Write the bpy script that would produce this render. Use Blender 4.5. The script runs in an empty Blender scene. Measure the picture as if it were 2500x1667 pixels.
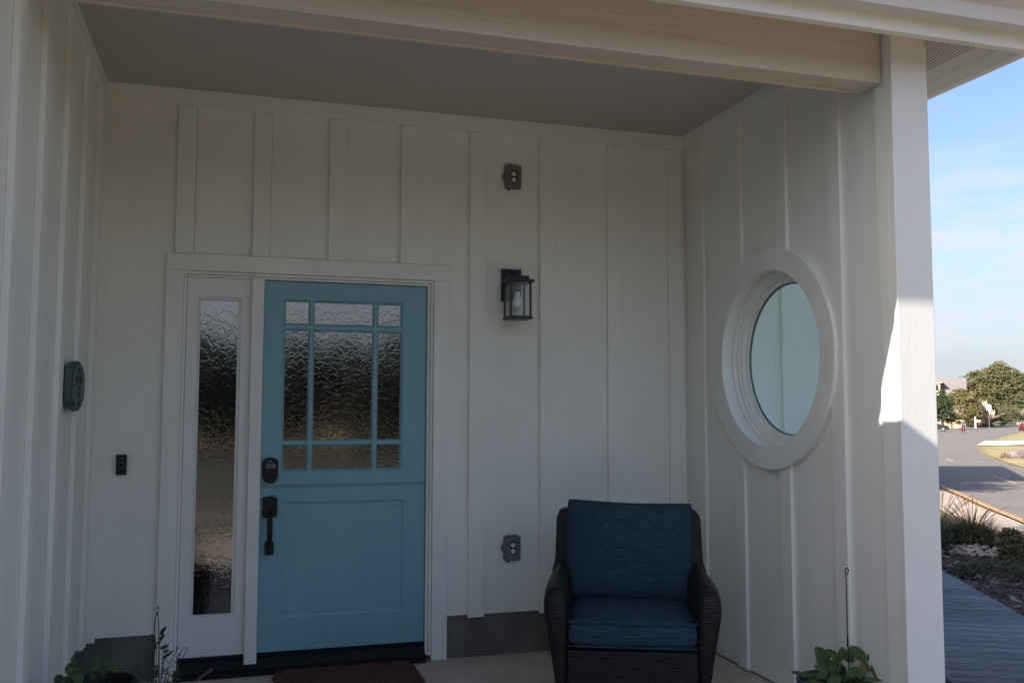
import bpy, bmesh, math, random
from mathutils import Vector, Matrix, noise
R = math.radians
random.seed(7)
C = bpy.context.scene.collection
SC = bpy.context.scene

# ------------------------------------------------------------------ camera, sky, sun, exposure
def make_camera():
    yaw, pitch, roll = 0.2916, 0.07258, 0.0025
    cy, sy, cp, sp = math.cos(yaw), math.sin(yaw), math.cos(pitch), math.sin(pitch)
    f = Vector((sy*cp, cy*cp, sp)); r = Vector((cy, -sy, 0)); u = r.cross(f)
    r2 = r*math.cos(roll) + u*math.sin(roll); u2 = -r*math.sin(roll) + u*math.cos(roll)
    cd = bpy.data.cameras.new('camera'); co = bpy.data.objects.new('camera', cd); C.objects.link(co)
    m = Matrix((r2, u2, -f)).transposed().to_4x4(); m.translation = Vector((-0.139, -5.217, 1.4195))
    co.matrix_world = m
    cd.sensor_width = 36; cd.lens = 2243.1*36/2500; cd.clip_start = 0.05; cd.clip_end = 6000
    SC.camera = co
make_camera()

SUN = Vector((-1.0, -0.216, 0.637)).normalized()      # towards the sun
sun_el = math.asin(SUN.z)
w = bpy.data.worlds.new("World"); SC.world = w; w.use_nodes = True
nt = w.node_tree; nt.nodes.clear()
def N(nt, t, **k):
    n = nt.nodes.new(t)
    for a, b in k.items():
        if a in n.inputs.keys() if isinstance(a, str) and hasattr(n, 'inputs') else False: n.inputs[a].default_value = b
        else: setattr(n, a, b)
    return n
sky = nt.nodes.new('ShaderNodeTexSky'); sky.sky_type = 'NISHITA'; sky.sun_disc = False
sky.sun_elevation = sun_el; sky.sun_rotation = math.atan2(SUN.x, SUN.y)
sky.air_density = 1.0; sky.dust_density = 3.0; sky.ozone_density = 1.3
tc = nt.nodes.new('ShaderNodeTexCoord')
sep = nt.nodes.new('ShaderNodeSeparateXYZ'); nt.links.new(tc.outputs['Generated'], sep.inputs[0])
mp = nt.nodes.new('ShaderNodeMapping'); mp.inputs['Scale'].default_value = (3, 3, 13)
mp.inputs['Rotation'].default_value = (0.1, 0.12, 0.4)
nt.links.new(tc.outputs['Generated'], mp.inputs['Vector'])
n1 = nt.nodes.new('ShaderNodeTexNoise'); n1.inputs['Scale'].default_value = 3.2; n1.inputs['Detail'].default_value = 10
n1.inputs['Roughness'].default_value = 0.66; n1.inputs['Distortion'].default_value = 0.35
nt.links.new(mp.outputs[0], n1.inputs['Vector'])
cr = nt.nodes.new('ShaderNodeValToRGB'); cr.color_ramp.elements[0].position = 0.40; cr.color_ramp.elements[1].position = 0.62
nt.links.new(n1.outputs['Fac'], cr.inputs[0])
# clouds lie in a band above the horizon
bd = nt.nodes.new('ShaderNodeValToRGB'); e = bd.color_ramp.elements
e[0].position = 0.02; e[0].color = (.55, .55, .55, 1); e[1].position = 0.10; e[1].color = (.8, .8, .8, 1)
x = e.new(0.14); x.color = (1, 1, 1, 1); x = e.new(0.20); x.color = (.75, .75, .75, 1); x = e.new(0.26); x.color = (.06, .06, .06, 1); x = e.new(0.5); x.color = (.05, .05, .05, 1)
nt.links.new(sep.outputs['Z'], bd.inputs[0])
mul = nt.nodes.new('ShaderNodeMath'); mul.operation = 'MULTIPLY'
nt.links.new(cr.outputs[0], mul.inputs[0]); nt.links.new(bd.outputs[0], mul.inputs[1])
hz = nt.nodes.new('ShaderNodeMapRange'); hz.inputs['From Min'].default_value = 0.0; hz.inputs['From Max'].default_value = 0.24
hz.inputs['To Min'].default_value = 0.8; hz.inputs['To Max'].default_value = 0.0
nt.links.new(sep.outputs['Z'], hz.inputs['Value'])
mh = nt.nodes.new('ShaderNodeMixRGB'); mh.inputs['Color2'].default_value = (2.55, 2.8, 3.1, 1)
nt.links.new(hz.outputs[0], mh.inputs['Fac']); tnt = nt.nodes.new('ShaderNodeMixRGB'); tnt.blend_type = 'MULTIPLY'; tnt.inputs['Fac'].default_value = 1; tnt.inputs['Color2'].default_value = (.74, .78, .86, 1)
nt.links.new(sky.outputs[0], tnt.inputs['Color1']); nt.links.new(tnt.outputs[0], mh.inputs['Color1'])
mx = nt.nodes.new('ShaderNodeMixRGB'); mx.inputs['Color2'].default_value = (2.75, 2.9, 3.15, 1)
nt.links.new(mul.outputs[0], mx.inputs['Fac']); nt.links.new(mh.outputs[0], mx.inputs['Color1'])
bg = nt.nodes.new('ShaderNodeBackground'); bg.inputs['Strength'].default_value = 0.09
nt.links.new(mx.outputs[0], bg.inputs['Color'])
wo = nt.nodes.new('ShaderNodeOutputWorld'); nt.links.new(bg.outputs[0], wo.inputs['Surface'])

sl = bpy.data.lights.new('sun', 'SUN'); sl.energy = 3.8; sl.angle = R(0.5); sl.color = (1.0, .93, .82)
so = bpy.data.objects.new('sun', sl); C.objects.link(so); so.rotation_euler = SUN.to_track_quat('Z', 'Y').to_euler()
so.location = (-20, -10, 20)
SC.view_settings.view_transform = 'Standard'; SC.view_settings.look = 'None'
SC.view_settings.gamma = 1; SC.view_settings.use_curve_mapping = False
SC.view_settings.exposure = 1.74
SC.cycles.max_bounces = 10; SC.cycles.diffuse_bounces = 6; SC.cycles.glossy_bounces = 4
SC.cycles.sample_clamp_indirect = 8

# ------------------------------------------------------------------ helpers
def mat(name, col, rough=0.7, col2=None, nscale=8, stretch=(1, 1, 1), bump=0.0, bscale=40, bstretch=(1, 1, 1),
        metallic=0, spec=0.5, kind='noise', detail=5, lo=.35, hi=.65, coat=0, obj_random=0, distort=0):
    m = bpy.data.materials.new(name); m.use_nodes = True; t = m.node_tree
    b = t.nodes['Principled BSDF']; b.inputs['Roughness'].default_value = rough
    b.inputs['Metallic'].default_value = metallic; b.inputs['Specular IOR Level'].default_value = spec
    b.inputs['Coat Weight'].default_value = coat
    c1 = tuple(col) + (1,)
    tc = t.nodes.new('ShaderNodeTexCoord')
    def mapped(st):
        mp = t.nodes.new('ShaderNodeMapping'); mp.inputs['Scale'].default_value = st
        t.links.new(tc.outputs['Object'], mp.inputs[0]); return mp
    last = None
    if col2 is not None:
        mp = mapped(stretch)
        n = t.nodes.new('ShaderNodeTexNoise'); n.inputs['Scale'].default_value = nscale; n.inputs['Detail'].default_value = detail
        n.inputs['Distortion'].default_value = distort
        t.links.new(mp.outputs[0], n.inputs['Vector'])
        mr = t.nodes.new('ShaderNodeMapRange'); mr.inputs['From Min'].default_value = lo; mr.inputs['From Max'].default_value = hi
        t.links.new(n.outputs['Fac'], mr.inputs['Value'])
        mx = t.nodes.new('ShaderNodeMixRGB'); mx.inputs['Color1'].default_value = c1; mx.inputs['Color2'].default_value = tuple(col2) + (1,)
        t.links.new(mr.outputs[0], mx.inputs['Fac']); last = mx.outputs[0]
    if obj_random:
        oi = t.nodes.new('ShaderNodeObjectInfo'); hs = t.nodes.new('ShaderNodeHueSaturation')
        mr = t.nodes.new('ShaderNodeMapRange'); mr.inputs['To Min'].default_value = 1-obj_random; mr.inputs['To Max'].default_value = 1+obj_random
        t.links.new(oi.outputs['Random'], mr.inputs['Value']); t.links.new(mr.outputs[0], hs.inputs['Value'])
        if last: t.links.new(last, hs.inputs['Color'])
        else: hs.inputs['Color'].default_value = c1
        last = hs.outputs[0]
    if last: t.links.new(last, b.inputs['Base Color'])
    else: b.inputs['Base Color'].default_value = c1
    if bump:
        mp = mapped(bstretch)
        if kind == 'noise':
            n = t.nodes.new('ShaderNodeTexNoise'); n.inputs['Scale'].default_value = bscale; n.inputs['Detail'].default_value = 4; n.inputs['Distortion'].default_value = distort; out = n.outputs['Fac']
        elif kind == 'voronoi':
            n = t.nodes.new('ShaderNodeTexVoronoi'); n.inputs['Scale'].default_value = bscale; out = n.outputs['Distance']
        t.links.new(mp.outputs[0], n.inputs['Vector'])
        bp = t.nodes.new('ShaderNodeBump'); bp.inputs['Strength'].default_value = bump; bp.inputs['Distance'].default_value = 0.004
        t.links.new(out, bp.inputs['Height']); t.links.new(bp.outputs[0], b.inputs['Normal'])
    return m

WHITE = (.86, .85, .79)
M = {}
M['white_v'] = mat('white_paint_vertical_grain', WHITE, .55, (.81, .80, .735), 2.5, (1, 1, .6), .42, 46, (1, 1, .035), distort=.4)
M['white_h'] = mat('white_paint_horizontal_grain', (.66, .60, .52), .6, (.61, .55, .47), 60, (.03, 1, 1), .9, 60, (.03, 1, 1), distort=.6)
M['white_s'] = mat('white_paint_smooth', WHITE, .5, (.79, .79, .735), 3, bump=.12, bscale=120)
M['white_cold'] = mat('white_paint_sun_side', (.82, .80, .775), .6, (.79, .77, .745), 3, bump=.16, bscale=70, bstretch=(1, 1, .25))
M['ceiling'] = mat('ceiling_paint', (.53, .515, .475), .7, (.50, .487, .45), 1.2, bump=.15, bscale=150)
M['vinyl'] = mat('white_sidelight_paint', (.80, .79, .76), .35, (.78, .77, .74), 3)
M['teal'] = mat('blue_door_paint', (.225, .435, .485), .40, (.20, .40, .455), 3, (1, 1, .4), .10, 60, (1, 1, .05), spec=.4)
M['concrete_f'] = mat('foundation_concrete', (.17, .16, .145), .9, (.12, .113, .10), 7, bump=.5, bscale=60, detail=9)
M['concrete'] = mat('porch_concrete', (.56, .48, .41), .85, (.47, .40, .335), 6, bump=.35, bscale=150, detail=9)
M['black_metal'] = mat('black_metal', (.012, .012, .013), .38, spec=.4)
M['bronze'] = mat('dark_bronze', (.010, .009, .009), .5, spec=.35)
M['rubber'] = mat('dark_threshold', (.010, .010, .011), .6, spec=.25)
M['grey_plastic'] = mat('grey_plastic', (.16, .165, .17), .5, (.14, .145, .15), 30)
M['dark_hole'] = mat('dark_slot', (.008, .008, .008), .8)
M['white_plastic'] = mat('white_plastic', (.80, .79, .76), .4)
M['gutter'] = mat('gutter_paint', (.74, .72, .74), .3, (.72, .70, .72), 5)
M['soffit'] = mat('soffit_paint', (.68, .655, .64), .6, bump=.1, bscale=100)
M['roof'] = mat('roof_shingle', (.10, .10, .10), .9, (.06, .06, .06), 12, bump=.5, bscale=20)
M['verdigris'] = mat('verdigris_metal', (.085, .165, .145), .55, (.05, .10, .09), 40, bump=.3, bscale=120, metallic=.2)
M['verdigris_d'] = mat('verdigris_dark', (.03, .035, .03), .6)
M['black_gloss'] = mat('black_gloss_plastic', (.008, .008, .010), .25)
M['mid_grey'] = mat('mid_grey_print', (.16, .17, .17), .4)
M['light_grey'] = mat('light_grey_print', (.45, .47, .5), .4)
M['coir'] = mat('brown_coir', (.16, .075, .05), .95, (.075, .036, .026), 35, bump=1, bscale=200)
M['leaf_g'] = mat('green_leaf', (.050, .105, .025), .42, (.028, .062, .018), 30, bump=.3, bscale=60)
M['leaf_old'] = mat('yellowing_leaf', (.24, .19, .04), .5, (.09, .045, .05), 25, lo=.4, hi=.6)
M['leaf_vein'] = mat('leaf_vein', (.16, .24, .09), .5)
M['stem'] = mat('pale_green_stem', (.13, .15, .07), .6)
M['stem_r'] = mat('reddish_stem', (.05, .035, .022), .7, (.035, .05, .02), 20)
M['leaf_n'] = mat('round_leaf_green', (.055, .11, .03), .6, (.03, .065, .02), 45, spec=.3)
M['leaf_w'] = mat('weed_leaf', (.045, .075, .03), .5, (.07, .06, .025), 15)
M['straw'] = mat('dry_grass_blade', (.22, .19, .12), .8)
M['pot_blue'] = mat('dark_blue_glaze', (.03, .05, .085), .3, (.02, .035, .06), 10)
M['pot_black'] = mat('black_pot', (.012, .012, .012), .5)
M['soil'] = mat('potting_soil', (.03, .022, .015), .95, (.05, .035, .025), 40, bump=.8, bscale=80)
M['rust'] = mat('rusty_iron', (.035, .022, .018), .8, (.13, .06, .03), 9, lo=.5, hi=.7)

def obj(name, bm_or_mesh, m, parent=None, smooth=False, kind=None, label=None, bevel=0):
    if isinstance(bm_or_mesh, bmesh.types.BMesh):
        me = bpy.data.meshes.new(name); bm_or_mesh.to_mesh(me); bm_or_mesh.free()
    else: me = bm_or_mesh
    o = bpy.data.objects.new(name, me); C.objects.link(o)
    for k in (m if isinstance(m, (list, tuple)) else [m]): me.materials.append(k)
    if smooth:
        for p in me.polygons: p.use_smooth = True
    if parent: o.parent = parent
    if kind: o['kind'] = kind
    if label: o['label'] = label
    if bevel:
        b = o.modifiers.new('bevel', 'BEVEL'); b.width = bevel; b.segments = 2; b.limit_method = 'ANGLE'
    return o
def thing(name, label, cat, loc=(0, 0, 0), rz=0, group=None):
    o = bpy.data.objects.new(name, None); C.objects.link(o); o.location = loc; o.rotation_euler = (0, 0, rz)
    o['label'] = label; o['category'] = cat
    if group: o['group'] = group
    return o
def tag(o, label, cat, group=None):
    o['label'] = label; o['category'] = cat
    if group: o['group'] = group
    return o
def add_box(bm, x0, x1, y0, y1, z0, z1, mi=0):
    vs = [bm.verts.new((x, y, z)) for z in (z0, z1) for y in (y0, y1) for x in (x0, x1)]
    for f in ((0, 2, 3, 1), (4, 5, 7, 6), (0, 1, 5, 4), (2, 6, 7, 3), (0, 4, 6, 2), (1, 3, 7, 5)):
        fc = bm.faces.new([vs[i] for i in f]); fc.material_index = mi
    return vs
def box(*a):
    bm = bmesh.new(); add_box(bm, *a); return bm
def boxes(L):
    bm = bmesh.new()
    for a in L: add_box(bm, *a)
    return bm
def add_prism(bm, pts, f0, f1, mi=0):
    """pts: 2D outline; f0/f1 map a 2D point to 3D for the two end caps"""
    a = [bm.verts.new(f0(p)) for p in pts]; b = [bm.verts.new(f1(p)) for p in pts]
    n = len(pts)
    bm.faces.new(a[::-1]).material_index = mi; bm.faces.new(b).material_index = mi
    for i in range(n): bm.faces.new((a[i], a[(i+1) % n], b[(i+1) % n], b[i])).material_index = mi
def add_tube(bm, pts, rad, n=6, mi=0):
    pts = [Vector(p) for p in pts]; rings = []
    for i, p in enumerate(pts):
        d = (pts[min(i+1, len(pts)-1)] - pts[max(i-1, 0)]).normalized()
        a = d.orthogonal().normalized() if i == 0 else (pa - d*pa.dot(d)).normalized()
        pa = a; b = d.cross(a); r = rad[i] if isinstance(rad, (list, tuple)) else rad
        rings.append([bm.verts.new(p + (a*math.cos(2*math.pi*k/n) + b*math.sin(2*math.pi*k/n))*r) for k in range(n)])
    for q in range(len(rings)-1):
        for k in range(n):
            bm.faces.new((rings[q][k], rings[q][(k+1) % n], rings[q+1][(k+1) % n], rings[q+1][k])).material_index = mi
    bm.faces.new(rings[0][::-1]).material_index = mi; bm.faces.new(rings[-1]).material_index = mi
def add_lathe(bm, prof, c=(0, 0, 0), n=24, mi=0, axis='z', cap=True):
    rings = []
    for r, h in prof:
        ring = []
        for k in range(n):
            a = 2*math.pi*k/n; u, v = r*math.cos(a), r*math.sin(a)
            p = {'z': (u, v, h), 'x': (h, u, v), 'y': (u, h, v)}[axis]
            ring.append(bm.verts.new((c[0]+p[0], c[1]+p[1], c[2]+p[2])))
        rings.append(ring)
    for q in range(len(rings)-1):
        for k in range(n):
            bm.faces.new((rings[q][k], rings[q][(k+1) % n], rings[q+1][(k+1) % n], rings[q+1][k])).material_index = mi
    if cap:
        bm.faces.new(rings[0][::-1]).material_index = mi; bm.faces.new(rings[-1]).material_index = mi
def add_plate(bm, x0, x1, z0, z1, yf, yb, holes=(), slope=.0, yh=None, mi=0):
    """a board in the xz plane facing -y, with rectangular holes whose edges slope back to yh"""
    hs = [(a-slope, b+slope, c-slope, d+slope) for a, b, c, d in holes]
    xs = sorted({x0, x1, *[h[0] for h in hs], *[h[1] for h in hs]}); zs = sorted({z0, z1, *[h[2] for h in hs], *[h[3] for h in hs]})
    V = {}
    def v(x, y, z):
        k = (round(x, 5), round(y, 5), round(z, 5))
        if k not in V: V[k] = bm.verts.new((x, y, z))
        return V[k]
    for i in range(len(xs)-1):
        for j in range(len(zs)-1):
            cx, cz = (xs[i]+xs[i+1])/2, (zs[j]+zs[j+1])/2
            if any(h[0] < cx < h[1] and h[2] < cz < h[3] for h in hs): continue
            bm.faces.new((v(xs[i], yf, zs[j]), v(xs[i+1], yf, zs[j]), v(xs[i+1], yf, zs[j+1]), v(xs[i], yf, zs[j+1]))).material_index = mi
    for (a, b, c, d) in [(x0, z0, x1, z0), (x1, z0, x1, z1), (x1, z1, x0, z1), (x0, z1, x0, z0)]:
        q = [bm.verts.new(p) for p in ((a, yf, b), (a, yb, b), (c, yb, d), (c, yf, d))]; bm.faces.new(q).material_index = mi
    if yh is None: yh = yb
    for h, g in zip(hs, holes):
        o = [(h[0], h[2]), (h[1], h[2]), (h[1], h[3]), (h[0], h[3])]; n = [(g[0], g[2]), (g[1], g[2]), (g[1], g[3]), (g[0], g[3])]
        for k in range(4):
            l = (k+1) % 4
            q = [bm.verts.new((o[k][0], yf, o[k][1])), bm.verts.new((o[l][0], yf, o[l][1])), bm.verts.new((n[l][0], yh, n[l][1])), bm.verts.new((n[k][0], yh, n[k][1]))]
            bm.faces.new(q).material_index = mi

CAM = (-.139, -5.217)
def T(x, y): return (x-CAM[0])*.693 + (y-CAM[1])*.721
def zg(x, y):
    t = T(x, y)
    return -.2 if t < 7.5 else (-.2-.0115*(t-7.5) if t < 140 else -.2-.0115*132.5)
def st(s, t): return (CAM[0] + t*.693 + s*.721, CAM[1] + t*.721 - s*.693)
def sheet(name, poly, dz, m, parent=None, kind='structure', thick=0):
    bm = bmesh.new(); f = bm.faces.new([bm.verts.new((x, y, 0)) for x, y in poly])
    for tt in (7.5, 140):
        p = st(0, tt); bmesh.ops.bisect_plane(bm, geom=bm.verts[:]+bm.edges[:]+bm.faces[:], plane_co=(p[0], p[1], 0), plane_no=(.693, .721, 0))
    bmesh.ops.triangulate(bm, faces=bm.faces[:])
    for v in bm.verts: v.co.z = zg(v.co.x, v.co.y) + dz
    if thick:
        r = bmesh.ops.extrude_face_region(bm, geom=bm.faces[:])
        for v in r['geom']:
            if isinstance(v, bmesh.types.BMVert): v.co.z -= thick
    bmesh.ops.recalc_face_normals(bm, faces=bm.faces[:])
    if not thick:
        for f in bm.faces:
            if f.normal.z < 0: f.normal_flip()
    return obj(name, bm, m, parent, kind=kind)
LEAVES_R= [((2.302, -1.762, 0.319), (2.219, -1.8, 0.425), 0.059), ((2.385, -1.741, 0.335), (2.274, -1.783, 0.397), 0.044), ((2.419, -1.7, 0.303), (2.333, -1.704, 0.303), 0.044), ((2.276, -1.798, 0.306), (2.172, -1.857, 0.362), 0.036), ((2.377, -1.759, 0.344), (2.37, -1.775, 0.406), 0.046), ((2.483, -1.641, 0.319), (2.513, -1.674, 0.31), 0.034), ((2.477, -1.666, 0.362), (2.56, -1.7, 0.313), 0.053), ((2.569, -1.698, 0.306), (2.586, -1.708, 0.354), 0.032), ((2.568, -1.698, 0.302), (2.626, -1.759, 0.307), 0.048), ((2.564, -1.716, 0.299), (2.611, -1.768, 0.23), 0.053), ((2.572, -1.693, 0.292), (2.524, -1.697, 0.274), 0.038), ((2.43, -1.679, 0.258), (2.399, -1.72, 0.321), 0.04), ((2.411, -1.752, 0.279), (2.502, -1.754, 0.284), 0.048), ((2.478, -1.662, 0.248), (2.447, -1.695, 0.216), 0.044), ((2.383, -1.685, 0.214), (2.201, -1.747, 0.263), 0.053), ((2.387, -1.686, 0.214), (2.353, -1.75, 0.304), 0.044), ((2.386, -1.737, 0.273), (2.278, -1.793, 0.253), 0.038), ((2.449, -1.729, 0.221), (2.435, -1.794, 0.281), 0.034), ((2.573, -1.659, 0.192), (2.615, -1.666, 0.173), 0.038), ((2.264, -1.778, 0.235), (2.184, -1.793, 0.238), 0.042)]
STEMS_R= [[(2.357, -1.72, 0.186), (2.339, -1.72, 0.241), (2.331, -1.72, 0.281)], [(2.371, -1.72, 0.177), (2.38, -1.72, 0.237), (2.388, -1.72, 0.277), (2.409, -1.72, 0.332), (2.438, -1.72, 0.378)], [(2.473, -1.72, 0.168), (2.507, -1.72, 0.23), (2.551, -1.72, 0.301)], [(2.425, -1.72, 0.18), (2.445, -1.72, 0.301), (2.478, -1.72, 0.327)], [(2.4, -1.72, 0.182), (2.421, -1.72, 0.237), (2.435, -1.72, 0.269)]]
HOOK= [(2.469, -1.68, 0.083), (2.471, -1.68, 0.375), (2.472, -1.68, 0.578), (2.471, -1.68, 0.674), (2.471, -1.68, 0.691), (2.468, -1.68, 0.706), (2.471, -1.68, 0.716), (2.478, -1.68, 0.719), (2.485, -1.68, 0.712), (2.485, -1.68, 0.703), (2.48, -1.68, 0.693), (2.476, -1.68, 0.691)]
DISCS= [((-0.755, -1.326, 0.398), 0.018), ((-0.699, -1.41, 0.453), 0.023), ((-0.71, -1.38, 0.406), 0.013), ((-0.671, -1.432, 0.422), 0.021), ((-0.655, -1.399, 0.436), 0.013), ((-0.615, -1.418, 0.481), 0.019), ((-0.619, -1.424, 0.461), 0.018), ((-0.579, -1.386, 0.462), 0.019), ((-0.625, -1.387, 0.417), 0.018), ((-0.598, -1.335, 0.412), 0.017), ((-0.547, -1.371, 0.435), 0.018), ((-0.684, -1.331, 0.431), 0.01)]
LEAVES_L= [((-0.393, -1.42, 0.558), (-0.369, -1.46, 0.6), 0.014), ((-0.393, -1.42, 0.538), (-0.373, -1.46, 0.572), 0.014), ((-0.391, -1.42, 0.507), (-0.357, -1.46, 0.528), 0.014), ((-0.402, -1.42, 0.508), (-0.438, -1.46, 0.551), 0.017), ((-0.381, -1.42, 0.495), (-0.352, -1.46, 0.509), 0.009), ((-0.385, -1.42, 0.467), (-0.338, -1.46, 0.51), 0.011), ((-0.412, -1.42, 0.547), (-0.423, -1.46, 0.573), 0.013), ((-0.406, -1.42, 0.526), (-0.384, -1.46, 0.547), 0.009), ((-0.393, -1.42, 0.446), (-0.414, -1.46, 0.443), 0.01), ((-0.393, -1.42, 0.428), (-0.407, -1.46, 0.421), 0.012), ((-0.392, -1.42, 0.413), (-0.413, -1.46, 0.411), 0.012), ((-0.328, -1.42, 0.404), (-0.303, -1.46, 0.431), 0.008), ((-0.327, -1.42, 0.395), (-0.348, -1.46, 0.42), 0.008)]
STEMS_L= [[(-0.389, -1.42, 0.337), (-0.393, -1.42, 0.41), (-0.395, -1.42, 0.509), (-0.399, -1.42, 0.591), (-0.403, -1.42, 0.655)], [(-0.405, -1.42, 0.356), (-0.405, -1.42, 0.501), (-0.411, -1.42, 0.561), (-0.414, -1.42, 0.592), (-0.411, -1.42, 0.621), (-0.407, -1.42, 0.632)], [(-0.38, -1.42, 0.354), (-0.37, -1.42, 0.408), (-0.35, -1.42, 0.455), (-0.332, -1.42, 0.499)], [(-0.337, -1.42, 0.351), (-0.325, -1.42, 0.444), (-0.295, -1.42, 0.493), (-0.294, -1.42, 0.5), (-0.299, -1.42, 0.506), (-0.314, -1.42, 0.494), (-0.322, -1.42, 0.473)], [(-0.325, -1.42, 0.368), (-0.328, -1.42, 0.432), (-0.342, -1.42, 0.437), (-0.356, -1.42, 0.436)], [(-0.375, -1.42, 0.47), (-0.355, -1.42, 0.45)], [(-0.338, -1.42, 0.478), (-0.329, -1.42, 0.469), (-0.319, -1.42, 0.466)], [(-0.38, -1.42, 0.363), (-0.352, -1.42, 0.415)], [(-0.275, -1.42, 0.355), (-0.248, -1.42, 0.389), (-0.202, -1.42, 0.419)], [(-0.272, -1.42, 0.349), (-0.241, -1.42, 0.388), (-0.198, -1.42, 0.415)], [(-0.475, -1.42, 0.362), (-0.471, -1.42, 0.416), (-0.47, -1.42, 0.464)], [(-0.453, -1.42, 0.416), (-0.434, -1.42, 0.422), (-0.41, -1.42, 0.416)], [(-0.385, -1.42, 0.391), (-0.375, -1.42, 0.47), (-0.361, -1.42, 0.531)], [(-0.386, -1.42, 0.391), (-0.379, -1.42, 0.499), (-0.37, -1.42, 0.53)], [(-0.408, -1.42, 0.366), (-0.408, -1.42, 0.429), (-0.412, -1.42, 0.483)]]
TINY= [(-0.369, -1.454, 0.427), (-0.362, -1.413, 0.423), (-0.421, -1.371, 0.414), (-0.396, -1.385, 0.402), (-0.363, -1.429, 0.41), (-0.464, -1.428, 0.443), (-0.455, -1.466, 0.434), (-0.423, -1.378, 0.409), (-0.443, -1.439, 0.43), (-0.466, -1.375, 0.404), (-0.38, -1.401, 0.407), (-0.408, -1.38, 0.365), (-0.388, -1.431, 0.404), (-0.33, -1.373, 0.407), (-0.328, -1.398, 0.386), (-0.401, -1.44, 0.419), (-0.378, -1.412, 0.414), (-0.475, -1.457, 0.424), (-0.419, -1.402, 0.417), (-0.402, -1.421, 0.429), (-0.318, -1.374, 0.392), (-0.402, -1.41, 0.428), (-0.473, -1.433, 0.438), (-0.325, -1.46, 0.397), (-0.455, -1.457, 0.441), (-0.322, -1.446, 0.393), (-0.471, -1.46, 0.47), (-0.33, -1.387, 0.392), (-0.368, -1.462, 0.481), (-0.422, -1.425, 0.434), (-0.474, -1.374, 0.434), (-0.382, -1.452, 0.46), (-0.403, -1.461, 0.401), (-0.327, -1.441, 0.412), (-0.411, -1.441, 0.42), (-0.338, -1.454, 0.405), (-0.487, -1.408, 0.422), (-0.344, -1.377, 0.388), (-0.466, -1.395, 0.433), (-0.416, -1.436, 0.417), (-0.468, -1.373, 0.449), (-0.473, -1.38, 0.422), (-0.419, -1.382, 0.402), (-0.38, -1.395, 0.422), (-0.471, -1.468, 0.455), (-0.341, -1.409, 0.393), (-0.364, -1.416, 0.379), (-0.474, -1.417, 0.42), (-0.466, -1.378, 0.393), (-0.471, -1.407, 0.441), (-0.369, -1.443, 0.427), (-0.328, -1.438, 0.419), (-0.458, -1.465, 0.46), (-0.452, -1.385, 0.4), (-0.477, -1.454, 0.44), (-0.478, -1.411, 0.409), (-0.394, -1.427, 0.365), (-0.479, -1.432, 0.453), (-0.472, -1.424, 0.431), (-0.41, -1.39, 0.415), (-0.325, -1.407, 0.413), (-0.418, -1.428, 0.385), (-0.471, -1.4, 0.404), (-0.465, -1.457, 0.448), (-0.466, -1.38, 0.423), (-0.378, -1.376, 0.385), (-0.423, -1.391, 0.427), (-0.403, -1.417, 0.402), (-0.327, -1.446, 0.437), (-0.371, -1.46, 0.434), (-0.378, -1.386, 0.414), (-0.466, -1.422, 0.427), (-0.399, -1.39, 0.407), (-0.46, -1.417, 0.427), (-0.466, -1.377, 0.418), (-0.484, -1.452, 0.447), (-0.467, -1.445, 0.425), (-0.331, -1.445, 0.455), (-0.331, -1.428, 0.407), (-0.478, -1.377, 0.409)]
# ------------------------------------------------------------------ ground, road, paths
M['ground'] = mat('dry_coastal_grass', (.25, .18, .09), .95, (.16, .13, .05), .35, bump=.6, bscale=20, detail=10, lo=.3, hi=.7)
M['mulch'] = mat('bark_mulch', (.040, .024, .017), .95, (.078, .048, .034), 22, bump=1, bscale=30, detail=8)
M['asphalt'] = mat('weathered_asphalt', (.155, .134, .121), .9, (.134, .116, .105), .7, bump=.3, bscale=60, detail=8)
M['lane'] = mat('faded_lane_paint', (.42, .30, .18), .8, (.28, .22, .16), 6)
M['walk'] = mat('sunlit_concrete', (.37, .29, .235), .9, (.33, .26, .21), 1.5, bump=.3, bscale=40)
M['drive'] = mat('pale_driveway', (.50, .45, .37), .9, (.46, .41, .34), .6)
M['grass_g'] = mat('green_verge', (.31, .235, .12), .95, (.20, .18, .07), .5, bump=.6, bscale=12, detail=8)
M['needles'] = mat('orange_pine_needles', (.42, .20, .08), .95, (.30, .22, .13), 9)
M['plank'] = mat('weathered_grey_plank', (.23, .235, .245), .85, (.055, .06, .07), 5, (12, 1, 1), .9, 12, (12, 1, 1), detail=10, obj_random=.25, lo=.32, hi=.70)
M['rock'] = mat('pale_stone', (.34, .27, .21), .9, (.24, .19, .15), 6, bump=.5, bscale=25, obj_random=.45)

bm = bmesh.new(); rows = []
for t in (-500, 7.5, 140, 3500):
    rows.append([bm.verts.new((*st(s, t), zg(*st(s, t)))) for s in (-2500, -60, 0, 60, 2500)])
for a, b in zip(rows, rows[1:]):
    for k in range(4): bm.faces.new((a[k], a[k+1], b[k+1], b[k]))
obj('ground', bm, M['ground'], kind='structure')

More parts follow.
